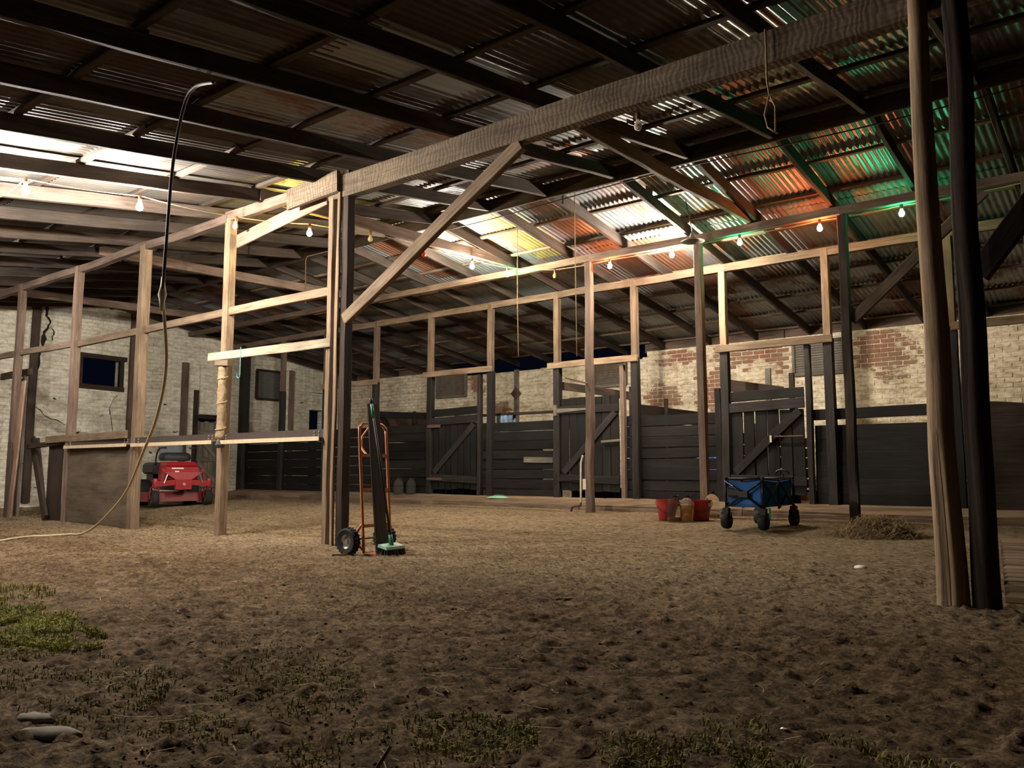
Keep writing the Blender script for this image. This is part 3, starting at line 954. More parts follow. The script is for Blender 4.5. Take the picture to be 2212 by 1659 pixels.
tag(o, 'dark rough rail between pinkish plank and plywood bay', 'rail', 'middle rails of the front row')
t = thing('door_frame', 'narrow timber door frame cut by the left picture edge', 'frame', (-15.9, YA + .1, 0))
timber('upright', (-15.12, YA - .12, 0), (-15.12, YA - .12, 1.26), .16, .03, M_['tie'], t, up=(0, -1, 0))
timber('upright', (-15.55, YA + .2, 0), (-15.55, YA + .2, 2.45), .1, .05, M_['grey'], t, up=(0, -1, 0))
timber('head', (-16.6, YA + .2, 2.5), (-15.3, YA + .2, 2.5), .05, .12, M_['dkwood'], t)
timber('dark_board', (-15.95, YA + .25, .0), (-15.95, YA + .25, 2.42), .5, .03, M_['tar'], t, up=(0, -1, 0))

# ------------------------------------------------------------------ row B: posts carrying the bulb beam, ties
GB = 'posts of the middle row'
def bpost(x, lab, mt):
    return post('timber_post', x, YB, roof(YB) - .13 if False else 4.04, .105, mt, lab, GB, jit=.01)
bpost(-6.8, 'post with a tap pipe and a peg, lit orange at its top', 'tie')
bpost(-4.93, 'waney post behind the red buckets', 'tie')
bpost(-2.95, 'dark waney post between blue wagon and straw heap', 'rafter')
bpost(-.95, 'middle-row post hidden behind the log posts', 'tie')
for a, b_, lab, mt in ((-18.4, -12.3, 'shaded far-left length of the bulb beam', 'tie'), (-12.32, -8.2, 'round pole length of bulb beam with flaking pale bark', 'bare'),
                   (-8.22, -6.75, 'square beam length left of the orange-lit post', 'bare'), (-6.77, -2.95, 'long dark beam carrying red, white and green bulbs', 'tie'),
                   (-2.97, X_END, 'right end of bulb beam passing behind the log posts', 'tie')):
    o = timber('bulb_beam', (a, YB, 4.105), (b_, YB, 4.105), .09, .11, M_[mt], None, jit=.008)
    tag(o, lab, 'beam', BA)
for x, lab in ((-4.15, 'tie beam crossing from big beam to the lamp post top'), (-8.25, 'tie beam carrying bulbs across the aisle'),
               (-12.35, 'shaded tie beam beyond the bulb tie'), (-16.5, 'farthest tie beam near the gable wall')):
    o = timber('tie_beam', (x, YA - .1, 4.1), (x, YB + .22, 4.24), .06, .15, M_['tie'], None, jit=.008)
    tag(o, lab, 'beam', BA)
o = timber('diagonal_brace', (-2.9, YB + .05, 2.68), (-1.36, YB + .05, 4.03), .06, .13, M_['tie'], None)
tag(o, 'brace rising right from the post by the straw heap', 'brace')
o = timber('diagonal_brace', (-.8, YA + .1, 2.02), (.6, YA + .02, 3.78), .07, .14, M_['dkwood'], None)
tag(o, 'black brace rising right from the dark log post', 'brace')
# tap pipe on the post
t = thing('tap_pipe', 'pale water pipe with elbow and bracket on the orange-lit post', 'pipe', (-6.92, YB - .06, .16))
p = [(-6.9, YB - .06, 1.02), (-6.935, YB - .065, .9), (-6.94, YB - .065, .3), (-6.95, YB - .065, .255), (-7.02, YB - .07, .245), (-7.09, YB - .07, .235), (-7.115, YB - .07, .2), (-7.12, YB - .07, .13)]
MB().tube(p[:3], .016, 8).build('riser', M_['hose_knot'], t, local=False)
MB().tube(p[2:], .018, 8).build('elbow', M_['iron'], t, local=False)
MB().box(-6.9, YB - .075, .5, -6.84, YB - .05, .66).build('bracket', M_['hose_knot'], t, local=False)
o = timber('wooden_peg', (-6.82, YB - .04, 2.13), (-6.98, YB - .42, 2.2), .025, .025, M_['pink'], None)
tag(o, 'thin wooden peg sticking out of the orange-lit post', 'peg')
# cords
def cord(name, pts, r, mat, lab, cat='cord'):
    return tag(MB().tube(pts, r, 6).build(name, M_[mat], None, smooth='all'), lab, cat)
cord('hanging_cord', [(-7.31, 9.4, 4.6), (-7.31, 9.4, 4.3), (-7.31, 9.4, 3.2), (-7.3, 9.41, 2.47)], .006, 'rope', 'thin cord hanging from rafters left of the orange-lit post')
cord('hanging_cord', [(-6.04, 9.05, 4.6), (-6.04, 9.05, 4.3), (-6.035, 9.05, 3.3), (-6.03, 9.06, 2.32)], .006, 'rope', 'thin cord hanging beside the orange-lit post')
m = MB()
m.tube([(-2.03, 5.56, 4.0), (-2.03, 5.56, 3.6), (-2.02, 5.57, 3.5)], .008, 6)
m.tube([(-2.02, 5.57, 3.5), (-2.06, 5.57, 3.36), (-2.04, 5.57, 3.26), (-1.97, 5.58, 3.2)], .007, 6)
m.tube([(-2.02, 5.57, 3.5), (-1.98, 5.57, 3.4), (-1.985, 5.57, 3.22)], .007, 6)
tag(m.build('looped_rope', M_['rope'], None, smooth='all'), 'frayed looped rope hanging from the big beam near the logs', 'rope')
cord('ridge_cable', [(x, YR + .12, ZR - .04 - .03 * math.sin((x + 9) * 1.1)) for x in [-9 + k * .5 for k in range(23)]], .008, 'wire', 'thin black cable strung below the ridge board', 'cable')
# pendant lamp (unlit)
t = thing('pendant_lamp', 'unlit shallow pendant shade hanging from a rafter by a cord', 'lamp', (-4.88, YB - .3, 3.95))
MB().tube([(-4.72, 9.75, 4.4), (-4.86, 10.2, 4.16), (-4.88, 10.27, 4.1)], .007, 6).build('cord', M_['wire'], t, smooth='all', local=False)
MB().lathe([(.02, .16), (.035, .13), (.04, .08), (.16, .035), (.17, .025), (.15, .03), (.03, .07)], 18, (-4.88, 10.27, 3.95)).build('shade', M_['shade'], t, smooth=True, local=False)
# hanging iron rod at the left
m = MB(); m.tube([(-10.2, 8.2, 4.3), (-10.52, 8.0, 4.22), (-10.55, 8.0, 4.15), (-10.53, 8.0, 3.45)], .008, 6)
tag(m.build('iron_rod', M_['iron'], None, smooth='all'), 'bent iron rod hanging below the yellow bulb', 'rod')

# ------------------------------------------------------------------ row C: stall fronts
GC = 'posts of the stall fronts'
ZP = .30     # top of the plank walk at the stalls
CX = {'c1': -11.38, 'c2': -9.8, 'c3': -8.26, 'c4': -6.68, 'c5': -5.11, 'c6': -3.55}
def cpost(x, lab, s=.105, split=2.66, upper='bare', s2=None):
    t = thing('stall_post', lab, 'post', (x, YC, ZP - .06), group=GC)
    timber('lower_section', (x, YC, ZP - .06), (x, YC, split), s2 or s * 1.2, s * 1.1, M_['tarpost'], t, up=(0, -1, 0), jit=.006)
    timber('upper_section', (x, YC, split), (x, YC, roof(YC) - .02), s, s, M_[upper], t, up=(0, -1, 0))
cpost(-17.85, 'thick dark stall post nearest the gable wall', .17, 3.9, 'tie')
cpost(-16.27, 'stall post left of the hatch in the gable corner', upper='tie')
cpost(-14.66, 'stall post hidden behind the front corner posts', upper='tie')
cpost(-13.0, 'stall post behind the hand truck plank', upper='tie')
cpost(-11.38, 'stall post hinging the leftmost slatted door', upper='bare')
cpost(-9.8, 'stall post left of the towel bay')
cpost(-8.26, 'stall post hinging the middle plank door')
cpost(-6.68, 'stall post right of the middle plank door')
cpost(-5.11, 'stall post hinging the door behind the blue wagon')
cpost(-3.55, 'stall post right of the door behind the blue wagon')
cpost(-1.97, 'stall post seen between the two logs')
cpost(-.4, 'stall post at the right beyond the dark log', upper='tie')
for a, b_, lab in ((-18.4, -13.0, 'far-left length of the stall plate'), (-13.02, -8.2, 'middle length of the stall plate'), (-8.22, -5.05, 'stall plate length over the middle plank door'),
                   (-5.07, -1.9, 'stall plate length over the blue wagon'), (-1.92, X_END, 'stall plate length behind the logs')):
    o = timber('stall_plate', (a, YC, 3.92), (b_, YC, 3.92), .1, .12, M_['bare' if a > -13.5 else 'tie'], None, jit=.007)
    tag(o, lab, 'beam', BA)
for a, b_, z, lab in ((-11.52, -9.72, 2.7, 'pale lintel over the leftmost slatted door'), (-8.42, -6.6, 2.64, 'pale lintel over the middle plank door'),
                   (-5.22, -3.47, 2.65, 'pale lintel over the door behind the blue wagon'), (-14.75, -12.9, 2.66, 'shaded lintel behind the hand truck'),
                   (-1.97, X_END, 2.65, 'shaded lintel right of the dark log')):
    o = timber('door_lintel', (a, YC - .075, z), (b_, YC - .075, z), .04, .11, M_['bare'], None)
    tag(o, lab, 'lintel', 'lintels of the stall fronts')

def stall_wall(x0, x1, ztop, nb, lab, gapmax=.014, back=.02):
    t = thing('stall_wall', lab, 'stall wall', ((x0 + x1) / 2, YC, ZP), group='boarded stall walls')
    h = (ztop - ZP + .02) / nb
    for k in range(nb):
        z = ZP - .02 + h * (k + .5)
        g = RND.uniform(.002, gapmax) if gapmax > .005 else -.014
        a = RND.uniform(-.006, .006)
        yo = YC + back + RND.uniform(-.009, .009)
        timber('plank', (x0, yo, z + a), (x1, yo, z - a), .03, h - g, M_['tar'], t, jit=.004)
    return t
stall_wall(-17.75, -16.32, 1.62, 7, 'black boarded stall wall in the far left corner')
stall_wall(-16.22, -14.7, 1.62, 7, 'black boarded stall wall seen under the bolted steel rail')
stall_wall(-14.6, -13.06, 1.7, 7, 'black boarded stall wall behind the doubled posts')
stall_wall(-12.94, -11.44, 1.72, 8, 'black boarded stall wall right of the hand truck')
stall_wall(-10.0, -8.34, 1.68, 8, 'black boarded stall wall below the blue-grey towel', .022)
stall_wall(-6.62, -5.2, 1.68, 8, 'black boarded stall wall behind the red buckets', .024)
stall_wall(-3.8, -2.03, 1.42, 6, 'dark boarded stall wall behind the straw heap', .004, .06)
stall_wall(-6.9, -6.7, 1.7, 8, 'narrow boarded strip right of the middle plank door', .01, .06)
stall_wall(-1.9, -.46, 1.5, 6, 'dark boarded stall wall right of the logs', .004)
stall_wall(-.34, X_END, 1.5, 6, 'dark boarded stall wall at the right end')
# extra top rails
o = timber('stall_rail', (-13.0, YC + .1, 1.98), (-11.44, YC + .1, 1.88), .05, .13, M_['tar'], None)
tag(o, 'dark loose rail above the boards right of the hand truck', 'rail')
o = timber('stall_rail', (-3.9, YC + .06, 1.58), (-2.03, YC + .06, 1.6), .05, .15, M_['tar'], None)
tag(o, 'black rail above the boards right of the blue wagon', 'rail')

def jamb(x, z1, lab, mt='tarpost', wd=.075):
    return tag(timber('door_jamb', (x, YC + .01, ZP - .06), (x, YC + .01, z1), wd, .09, M_[mt], None, up=(0, -1, 0), jit=.008), lab, 'post', 'door jambs of the stalls')
jamb(-10.08, 2.62, 'slim jamb closing the leftmost slatted door')
jamb(-6.93, 2.55, 'slim pale-edged jamb closing the middle plank door', 'tie')
jamb(-3.85, 2.6, 'slim bent jamb closing the door behind the wagon')
jamb(-5.24, 2.05, 'short black post left of the door behind the wagon', wd=.09)

def stall_door(x0, x1, z0, z1, n, lab, style):
    t = thing('stall_door', lab, 'door', ((x0 + x1) / 2, YC - .02, z0), group='stall doors')
    wdt = (x1 - x0) / n
    yb, yf = YC + .0, YC - .03
    ztop = z1 if style == 'full' else z1 - .3
    for k in range(n):
        g = .006 if style == 'full' else RND.uniform(.012, .03)
        xx = x0 + wdt * (k + .5)
        timber('plank', (xx, yb, z0 + RND.uniform(-.01, .02)), (xx, yb, ztop + RND.uniform(-.01, .01)), wdt - g, .022, M_['tar'], t, up=(0, -1, 0), jit=.003)
    if style != 'full':
        timber('top_board', (x0 - .02, yb, z1 - .08), (x1, yb, z1 - .06), .03, .15, M_['tar'], t)
        timber('rail', (x0 - .03, yf, z1 - .25), (x1 + .01, yf, z1 - .22), .03, .15, M_['tarpost'], t)
        zt = z1 - .33
    else:
        timber('rail', (x0 - .02, yf, z1 - .21), (x1 + .01, yf, z1 - .21), .03, .13, M_['tarpost'], t)
        zt = z1 - .29
    timber('rail', (x0 - .02, yf, z0 + .22), (x1 + .01, yf, z0 + .19), .03, .13, M_['tarpost'], t)
    M, L = frame((x0 + .06, yf, z0 + .32), (x1 - .05, yf, zt))
    timber('diagonal_brace', (x0 + .06, yf, z0 + .32), (x1 - .06, yf, zt), .03, .12, M_['tarpost'], t)
    return t
d1 = stall_door(-11.3, -10.14, .42, 2.0, 7, 'leftmost black slatted stall door with light through its slots', 'slat')
d2 = stall_door(-8.18, -7.0, .43, 2.05, 7, 'middle black plank stall door with pale strap hinge', 'full')
d3 = stall_door(-5.03, -3.92, .44, 1.98, 6, 'black slatted stall door behind the blue wagon', 'slat')
for z in (1.84, .64):
    m = MB()
    m.add([(-8.24, YC - .055, z - .045), (-7.55, YC - .055, z - .008), (-7.55, YC - .055, z + .012), (-8.24, YC - .055, z + .035),
           (-8.24, YC - .046, z - .045), (-7.55, YC - .046, z - .008), (-7.55, YC - .046, z + .012), (-8.24, YC - .046, z + .035)],
          [(0, 1, 2, 3), (7, 6, 5, 4), (0, 4, 5, 1), (1, 5, 6, 2), (2, 6, 7, 3), (3, 7, 4, 0)])
    m.box(-8.3, YC - .075, z - .09, -8.24, YC - .05, z + .1)
    m.build('strap_hinge', M_['grey'] if z > 1 else M_['tarpost'], d2, local=False)
timber('latch_bar', (-7.32, YC - .06, 1.27), (-6.97, YC - .06, 1.29), .03, .04, M_['grey'], d2)
MB().tube([(-4.35, YC - .06, 1.28), (-3.93, YC - .06, 1.28)], .012, 6).build('bolt_bar', M_['iron'], d3, local=False)
MB().box(-4.42, YC - .07, 1.2, -4.39, YC - .05, 1.3).build('latch_plate', M_['white'], d3, local=False)
timber('pale_slat', (-4.1, YC + .03, .75), (-4.13, YC + .03, 1.62), .05, .02, M_['cream'], d3, up=(0, -1, 0))
timber('hinge_plate', (-11.4, YC - .06, 1.66), (-11.05, YC - .06, 1.66), .02, .06, M_['iron'], d1)
timber('hinge_plate', (-11.4, YC - .06, .62), (-11.0, YC - .06, .62), .02, .05, M_['iron'], d1)
o = timber('repair_board', (-9.0, YC - .012, .98), (-8.36, YC - .012, .97), .02, .1, M_['grey'], None)
tag(o, 'short pale repair board nailed on the towel bay boards', 'board')

# plank walk in front of the stalls
PW = thing('plank_walk', 'long raised plank walk along the foot of the stalls', 'walkway', (-8, 11.35, .2))
xx = -17.8
while xx < X_END:
    L = RND.uniform(2.6, 3.8); x2 = min(X_END, xx + L)
    for (ya, za, wd, mt) in ((11.1, .235, .27, 'plinth'), (11.38, .262, .26, 'plinth'), (11.66, .285, .27, 'plinth')):
        timber('plank', (xx, ya, za + RND.uniform(-.006, .006)), (x2, ya + RND.uniform(-.01, .01), za + RND.uniform(-.006, .006)), wd, .05, M_[mt], PW, up=(0, -.095, 1), jit=.005)
    timber('bearer', (xx, 11.0, .165), (x2, 11.0, .165), .09, .1, M_['tie'], PW, jit=.012)
    xx = x2 + .012

# inside the stalls
for a, b_, lab in ((-11.35, -10.0, 'added dark kerb board for the shade under the leftmost stall door'), (-8.2, -6.9, 'added dark kerb board for the shade under the middle stall door'), (-5.05, -3.85, 'added dark kerb board for the shade under the wagon stall door')):
    o = timber('added_kerb', (a, YC + .35, .32), (b_, YC + .35, .32), .05, .34, M_['tar'], None)  # boards added inside the doors to make the gap below them dark
    tag(o, lab, 'kerb', 'added kerbs inside the stalls')
def partition(x, lab, n=6, ztop=1.75):
    t = thing('stall_partition', lab, 'partition', (x, 13.7, .2), group='partitions between stalls')
    h = (ztop - .25) / n
    for k in range(n):
        z = .25 + h * (k + .5)
        timber('plank', (x, YC + .1, z), (x, YD - .05, z), .03, h - RND.uniform(.008, .03), M_['tar' if k < n - 1 else 'dkwood'], t)
    for y in (12.9, 14.3):
        timber('stay', (x + .04, y, .2), (x + .04, y, ztop + .15), .06, .05, M_['dkwood'], t, up=(0, -1, 0))
partition(-13.0, 'boarded partition inside the stalls behind the hand truck', ztop=1.95)
partition(-11.42, 'boarded partition inside the stalls left of the leftmost door', ztop=1.6)
partition(-6.75, 'boarded partition inside the stalls behind the middle door', ztop=1.9)
partition(-5.15, 'boarded partition inside the stalls behind the wagon door', ztop=1.4)
partition(-1.97, 'boarded partition inside the stalls behind the logs', ztop=1.5)
o = timber('loose_plank', (-5.4, 12.4, 2.17), (-4.5, 12.55, 2.0), .04, .19, M_['dkwood'], None)
tag(o, 'dark plank sloping across above the wagon stall door', 'plank')
for x, z1, lab, mt in ((-4.73, 2.4, 'pale stake standing behind the wagon stall door', 'grey'), (-4.36, 2.3, 'dark stake standing behind the wagon stall door', 'dkwood')):
    o = timber('stake', (x, 12.55, .2), (x, 12.55, z1), .085, .04, M_[mt], None, up=(0, -1, 0))
    tag(o, lab, 'stake')
o = timber('loose_plank', (-8.32, 11.87, 2.3), (-7.0, 12.45, 2.06), .04, .14, M_['dkwood'], None)
tag(o, 'brown plank sloping above the middle plank door', 'plank')
o = timber('stake', (-7.1, 12.4, .2), (-7.1, 12.4, 2.25), .12, .04, M_['dkwood'], None, up=(0, -1, 0))
tag(o, 'short brown stake behind the middle plank door', 'stake')
# towel over a rail
t = thing('towel', 'blue-grey towel hung over a rail in the stall', 'towel', (-10.08, 12.6, 1.5))
m = MB(); n, q = 26, 14; vs = []; fs = []
for j in range(q + 1):
    s = j / q
    for i in range(n + 1):
        u = i / n
        x = -10.3 + .42 * u + .03 * (s - .5) * (u - .5)
        f = .02 * math.sin(u * 22) * (.3 + abs(s - .5)) + .01 * noise.noise(V((u * 7, s * 5, 0)))
        if s < .5: y, z = 12.57 - .02 + f, 1.45 + (1.926 - 1.45) * s * 2
        else: y, z = 12.63 + .02 + f, 1.926 - (1.926 - 1.55) * (s - .5) * 2
        if abs(s - .5) < .04: z += .01
        vs.append((x, y, z))
for j in range(q):
    for i in range(n):
        a = j * (n + 1) + i
        fs.append((a, a + 1, a + n + 2, a + n + 1))
m.add(vs, fs).build('cloth', M_['towel'], t, smooth='all', local=False)
o = timber('stall_rail', (-11.4, 12.6, 1.9), (-8.5, 12.6, 1.9), .07, .05, M_['dkwood'], None)
tag(o, 'slim rail inside the stall carrying the towel', 'rail')
# blue tarpaulin bundle in the bucket bay
m = MB(); n, q = 22, 14; vs = []; fs = []
for j in range(q + 1):
    ph = math.pi / 2 * j / q
    for k in range(n):
        a = 2 * math.pi * k / n
        r = 1 + .18 * noise.noise(V((math.cos(a) * 2, math.sin(a) * 2, j * .4)))
        vs.append((-5.75 + .55 * math.cos(a) * math.cos(ph) ** .5 * r, 12.6 + .35 * math.sin(a) * math.cos(ph) ** .5 * r, .15 + .85 * math.sin(ph) * (1 + .06 * math.sin(a * 3))))
for j in range(q):
    for k in range(n):
        fs.append((j * n + k, j * n + (k + 1) % n, (j + 1) * n + (k + 1) % n, (j + 1) * n + k))
tag(m.add(vs, fs).build('tarpaulin_bundle', M_['bluetarp'], None, smooth='all'), 'blue tarpaulin bundle glimpsed through the boards behind the buckets', 'tarpaulin')
# terracotta block under the wagon stall door
tag(MB().box(-4.1, 12.0, .2, -3.92, 12.1, .47, .01).build('clay_block', M_['terracotta']), 'terracotta block seen under the wagon stall door', 'block')
# black rounded partition at the right
m = MB(); n = 24; vs = []; fs = []
for d in (0, .05):
    for i in range(n + 1):
        x = -1.72 + 2.4 * i / n
        z = 1.66 - .55 * (i / n) ** 1.6
        vs += [(x, YC - .06 - d, ZP), (x, YC - .06 - d, z)]
for i in range(n):
    a = 2 * i; b_ = a + 2 * (n + 1)
    fs += [(b_, b_ + 2, b_ + 3, b_ + 1), (a, a + 1, a + 3, a + 2), (a + 1, b_ + 1, b_ + 3, a + 3)]
fs += [(0, 2 * (n + 1), 2 * (n + 1) + 1, 1), (2 * n, 2 * n + 1, 2 * n + 1 + 2 * (n + 1), 2 * n + 2 * (n + 1))]
tag(m.add(vs, fs).build('curved_screen', M_['dkwood']), 'dark screen with a curved top right of the dark log', 'screen')

# ------------------------------------------------------------------ festoon bulbs
GLB = {}
def bulb_parts(t, gm_, mat, scale=1.0):
    prof = [(.0, -.118), (.014, -.116), (.026, -.107), (.033, -.092), (.034, -.078), (.03, -.062), (.022, -.045), (.016, -.032), (.015, -.022)]
    key = (mat, scale)
    if key not in GLB:
        m1 = MB().lathe([(r * scale, h * scale) for r, h in prof], 14).mesh('glass_envelope', 'all'); m1.materials.append(M_[mat])
        m2 = MB().lathe([(.0, -.024), (.018, -.024), (.02, -.0), (.021, .03), (.012, .045), (.0, .047)], 12).mesh('lamp_holder', True); m2.materials.append(M_['socket'])
        GLB[key] = (m1, m2)
    for nm_, me in zip(('glass_envelope', 'lamp_holder'), GLB[key]):
        o = bpy.data.objects.new(nm_, me); C.objects.link(o); o.parent = t
def bulb(p, mat, lab, tilt=0.0):
    lit = mat.startswith('lit')
    t = thing('light_bulb', lab, 'light bulb', (p[0], p[1], p[2] + .075), group='festoon bulbs')
    t.matrix_basis = Matrix.Translation((p[0], p[1], p[2] + .075)) @ Matrix.Rotation(tilt, 4, 'Y')
    bulb_parts(t, None, mat)
bulb((-13.43, 3.55, 3.5), 'lit_white3', 'added unseen white bulb brightening the gable beyond the left edge')  # helper lamp added out of view to put more light on the gable
bulb((-8.3, 1.85, 3.28), 'lit_white3', 'bright white bulb on the front rafter just beyond the left picture edge')
bulb((-8.3, 3.02, 3.45), 'lit_white', 'dazzling white bulb nearest the left picture edge')
bulb((-8.3, 4.13, 3.58), 'lit_white', 'dazzling white bulb right of the leftmost one')
bulb((-8.62, 5.49, 3.76), 'glass', 'unlit clear bulb hanging at the pale post top', .12)
bulb((-8.3, 6.34, 3.81), 'lit_yellow', 'glowing yellow bulb left of the doubled corner post')
bulb((-8.2, 7.28, 3.93), 'glass', 'unlit clear bulb right of the dark corner post')
bulb((-8.2, 8.31, 3.93), 'glass_red', 'unlit red bulb peeping past the diagonal brace')
bulb((-8.2, 9.39, 3.97), 'lit_white2', 'white bulb on the tie beam left of the green one')
bulb((-8.2, 10.27, 4.01), 'lit_green', 'green bulb where the tie beam meets the bulb beam')
bulb((-7.47, YB + .03, 3.94), 'glass_yellow', 'unlit yellow bulb under the square beam length')
bulb((-6.43, YB + .03, 3.94), 'lit_red', 'orange-red bulb right of the orange-lit post')
bulb((-5.37, YB + .03, 3.94), 'lit_white2', 'white bulb left of the pendant shade')
bulb((-4.33, YB + .03, 3.94), 'lit_green', 'green bulb right of the pendant shade')
bulb((-3.24, YB + .03, 3.94), 'lit_red', 'orange-red bulb left of the dark waney post')
bulb((-2.25, YB + .03, 3.94), 'lit_green', 'green bulb beside the split log')
bulb((-3.21, YA + .12, 3.66), 'glass', 'unlit clear bulb under the big overhead beam')
def sag(a, b_, s, n=6):
    a, b_ = V(a), V(b_)
    return [a.lerp(b_, k / n) - V((0, 0, s * 4 * (k / n) * (1 - k / n))) for k in range(n)]
hp = [(-8.3, .9, 3.25), (-8.3, 1.85, 3.40), (-8.3, 3.02, 3.565), (-8.3, 4.13, 3.70), (-8.62, 5.49, 3.87), (-8.3, 6.34, 3.93), (-8.2, 7.28, 4.04), (-8.2, 8.31, 4.045), (-8.2, 9.39, 4.085),
      (-8.2, 10.27, 4.125), (-7.47, YB + .03, 4.04), (-6.43, YB + .03, 4.04), (-5.37, YB + .03, 4.04), (-4.33, YB + .03, 4.04), (-3.24, YB + .03, 4.04), (-2.25, YB + .03, 4.04), (-1.0, YB + .03, 4.04), (.5, YB + .03, 4.04)]
pts = []
for a, b_ in zip(hp[:-1], hp[1:]):
    pts += sag(a, b_, .018)
pts.append(V(hp[-1]))
cord('festoon_cable', pts, .006, 'cable', 'cream festoon cable carrying the bulbs through the barn', 'cable')

bp = []
for a, b_ in zip([(-8.3, 3.02, 3.575), (-9.3, 3.1, 3.6), (-10.35, 3.25, 3.64), (-11.4, 3.35, 3.65), (-12.4, 3.45, 3.66)], [(-9.3, 3.1, 3.6), (-10.35, 3.25, 3.64), (-11.4, 3.35, 3.65), (-12.4, 3.45, 3.66), (-13.43, 3.55, 3.63)]):
    bp += sag(a, b_, .03)
cord('festoon_cable', bp + [V((-13.43, 3.55, 3.62)), V((-13.43, 3.56, 3.74))], .006, 'cable', 'added branch of festoon cable running left to the added gable bulb', 'cable')  # branch added only to feed the helper bulb by the gable
# ------------------------------------------------------------------ hose hanging from the roof
def smooth_path(P, n=8):
    P = [V(p) for p in P]; out = []
    for i in range(len(P) - 1):
        p0, p1, p2, p3 = P[max(0, i - 1)], P[i], P[i + 1], P[min(len(P) - 1, i + 2)]
        for k in range(n):
            t = k / n
            out.append(.5 * ((2 * p1) + (p2 - p0) * t + (2 * p0 - 5 * p1 + 4 * p2 - p3) * t * t + (3 * p1 - p0 - 3 * p2 + p3) * t ** 3))
    out.append(P[-1])
    return out
HOSE_PTS = [(-5.15, 3.06, 3.58), (-5.42, 3.07, 3.63), (-5.62, 3.1, 3.55), (-5.78, 3.12, 3.15), (-5.9, 3.16, 2.6), (-6.0, 3.2, 2.16)]
HOSE_PTS2 = [(-6.0, 3.2, 2.16), (-6.3, 3.42, 1.66), (-6.8, 3.63, 1.27), (-7.5, 3.88, .96), (-8.4, 4.18, .56), (-9.3, 4.36, .22), (-9.9, 4.45, .06), (-10.2, 4.4, .035), (-10.25, 4.2, .03), (-10.3, 4.05, .03), (-10.1, 3.75, .03), (-9.6, 3.3, .03)]
t = thing('water_hose', 'long cream hose hanging from the roof and curling over the floor', 'hose', (-8, 3.8, 0))
MB().tube(smooth_path(HOSE_PTS), .013, 8).build('upper_length', M_['wire'], t, smooth='all', local=False)
MB().tube(smooth_path(HOSE_PTS2), .013, 8).build('lower_length', M_['hose'], t, smooth='all', local=False)
MB().lathe([(.013, -.13), (.02, -.06), (.034, 0), (.02, .06), (.013, .14)], 8, (-6.0, 3.2, 2.16)).build('taped_joint', M_['hose_knot'], t, smooth='all', local=False)

# ------------------------------------------------------------------ hand truck, plank and broom
def wheel(m, c, r, wd, ax='X', n=24, hub=.5):
    h = wd / 2
    m.lathe([(r * hub, -h * .8), (r * .86, -h), (r * .97, -h * .72), (r, -h * .3), (r, h * .3), (r * .97, h * .72), (r * .86, h), (r * hub, h * .8)], n, c, ax, cap=False)
HT = thing('hand_truck', 'orange two-wheeled hand truck standing by the corner post', 'hand truck', (-5.83, 5.36, gz(-5.83, 5.36)), math.radians(96))
# local: x along the axle (near wheel at -x), y away from the load side (towards the back), z up
def tubes(pts, r=.0135, nm='tube', mat='orange'):
    return MB().tube(pts, r, 8).build(nm, M_[mat], HT, smooth='all')
W2 = .19
def lean(x, z): return (x, .02 + z * .075, z)
side = [lean(-W2, .02), lean(-W2, .3), lean(-W2, 1.12), lean(-W2 + .02, 1.19), lean(-W2 + .075, 1.235), lean(W2 - .075, 1.235), lean(W2 - .02, 1.19), lean(W2, 1.12), lean(W2, .3), lean(W2, .02)]
tubes(smooth_path(side, 4), nm='frame_tube')
for z in (.27, .6, .93):
    MB().bar(lean(-W2, z), lean(W2, z), .025, .03).build('cross_bar', M_['orange'], HT)
tubes(smooth_path([lean(-.1, .93), (-.08, .17, 1.0), (-.05, .2, 1.1), (-.03, .16, 1.17), (0, .12, 1.235)], 5), .011, 'loop_handle')
for s in (-1, 1):
    tubes([(s * W2, .04, .3), (s * W2, .15, .16)], .012, 'wheel_stay')
    tubes([(s * W2, .03, .05), (s * W2, .15, .13)], .012, 'wheel_stay')
tubes([(-.27, .16, .14), (.27, .16, .14)], .009, 'axle', 'iron')
MB().box(-.19, -.2, .005, .19, .03, .014).build('toe_plate', M_['orange'], HT)
for s in (-1, 1):
    m = MB(); wheel(m, (s * .255, .16, .128), .126, .085)
    w_ = m.build('tyre', M_['black_rubber'], HT, smooth=True)
    m = MB()
    for k in range(22):
        a = 2 * math.pi * k / 22
        m.bar((s * .255 - .03, .16 + .127 * math.cos(a), .128 + .127 * math.sin(a)), (s * .255 + .03, .16 + .127 * math.cos(a + .12), .128 + .127 * math.sin(a + .12)), .014, .006, (0, math.cos(a), math.sin(a)))
    m.build('tread_block', M_['black_rubber'], w_)
    MB().lathe([(.064, -.03), (.066, -.025), (.05, -.012), (.045, 0), (.05, .012), (.066, .025), (.064, .03)], 20, (s * .255, .16, .128), 'X', cap=False).lathe([(.0, -.012), (.05, -.008), (.05, .008), (0, .012)], 20, (s * .255, .16, .128), 'X').lathe([(.02, -.035), (.02, .035)], 12, (s * .255, .16, .128), 'X').build('rim', M_['chrome'], w_, smooth=True)
P_ = wm(HT)
def htw(p): return P_ @ V(p)
o = timber('leaning_plank', htw((-.06, -.09, .02)), htw((-.075, .045, 1.42)), .16, .022, M_['rafter'], None, up=htw((0, -1, 0)) - htw((0, 0, 0)))
tag(o, 'long dark plank standing in the hand truck', 'plank')
br = thing('push_broom', 'broom with black handle, green grip and pale green head', 'broom', tuple(htw((-.05, -.19, 0))), math.radians(96))
a_, b_ = V((.0, 0, .12)), V((-.09, .2, 1.44))
MB().tube([a_, b_], .011, 8).build('handle', M_['black_plastic'], br, smooth='all')
d_ = (b_ - a_).normalized()
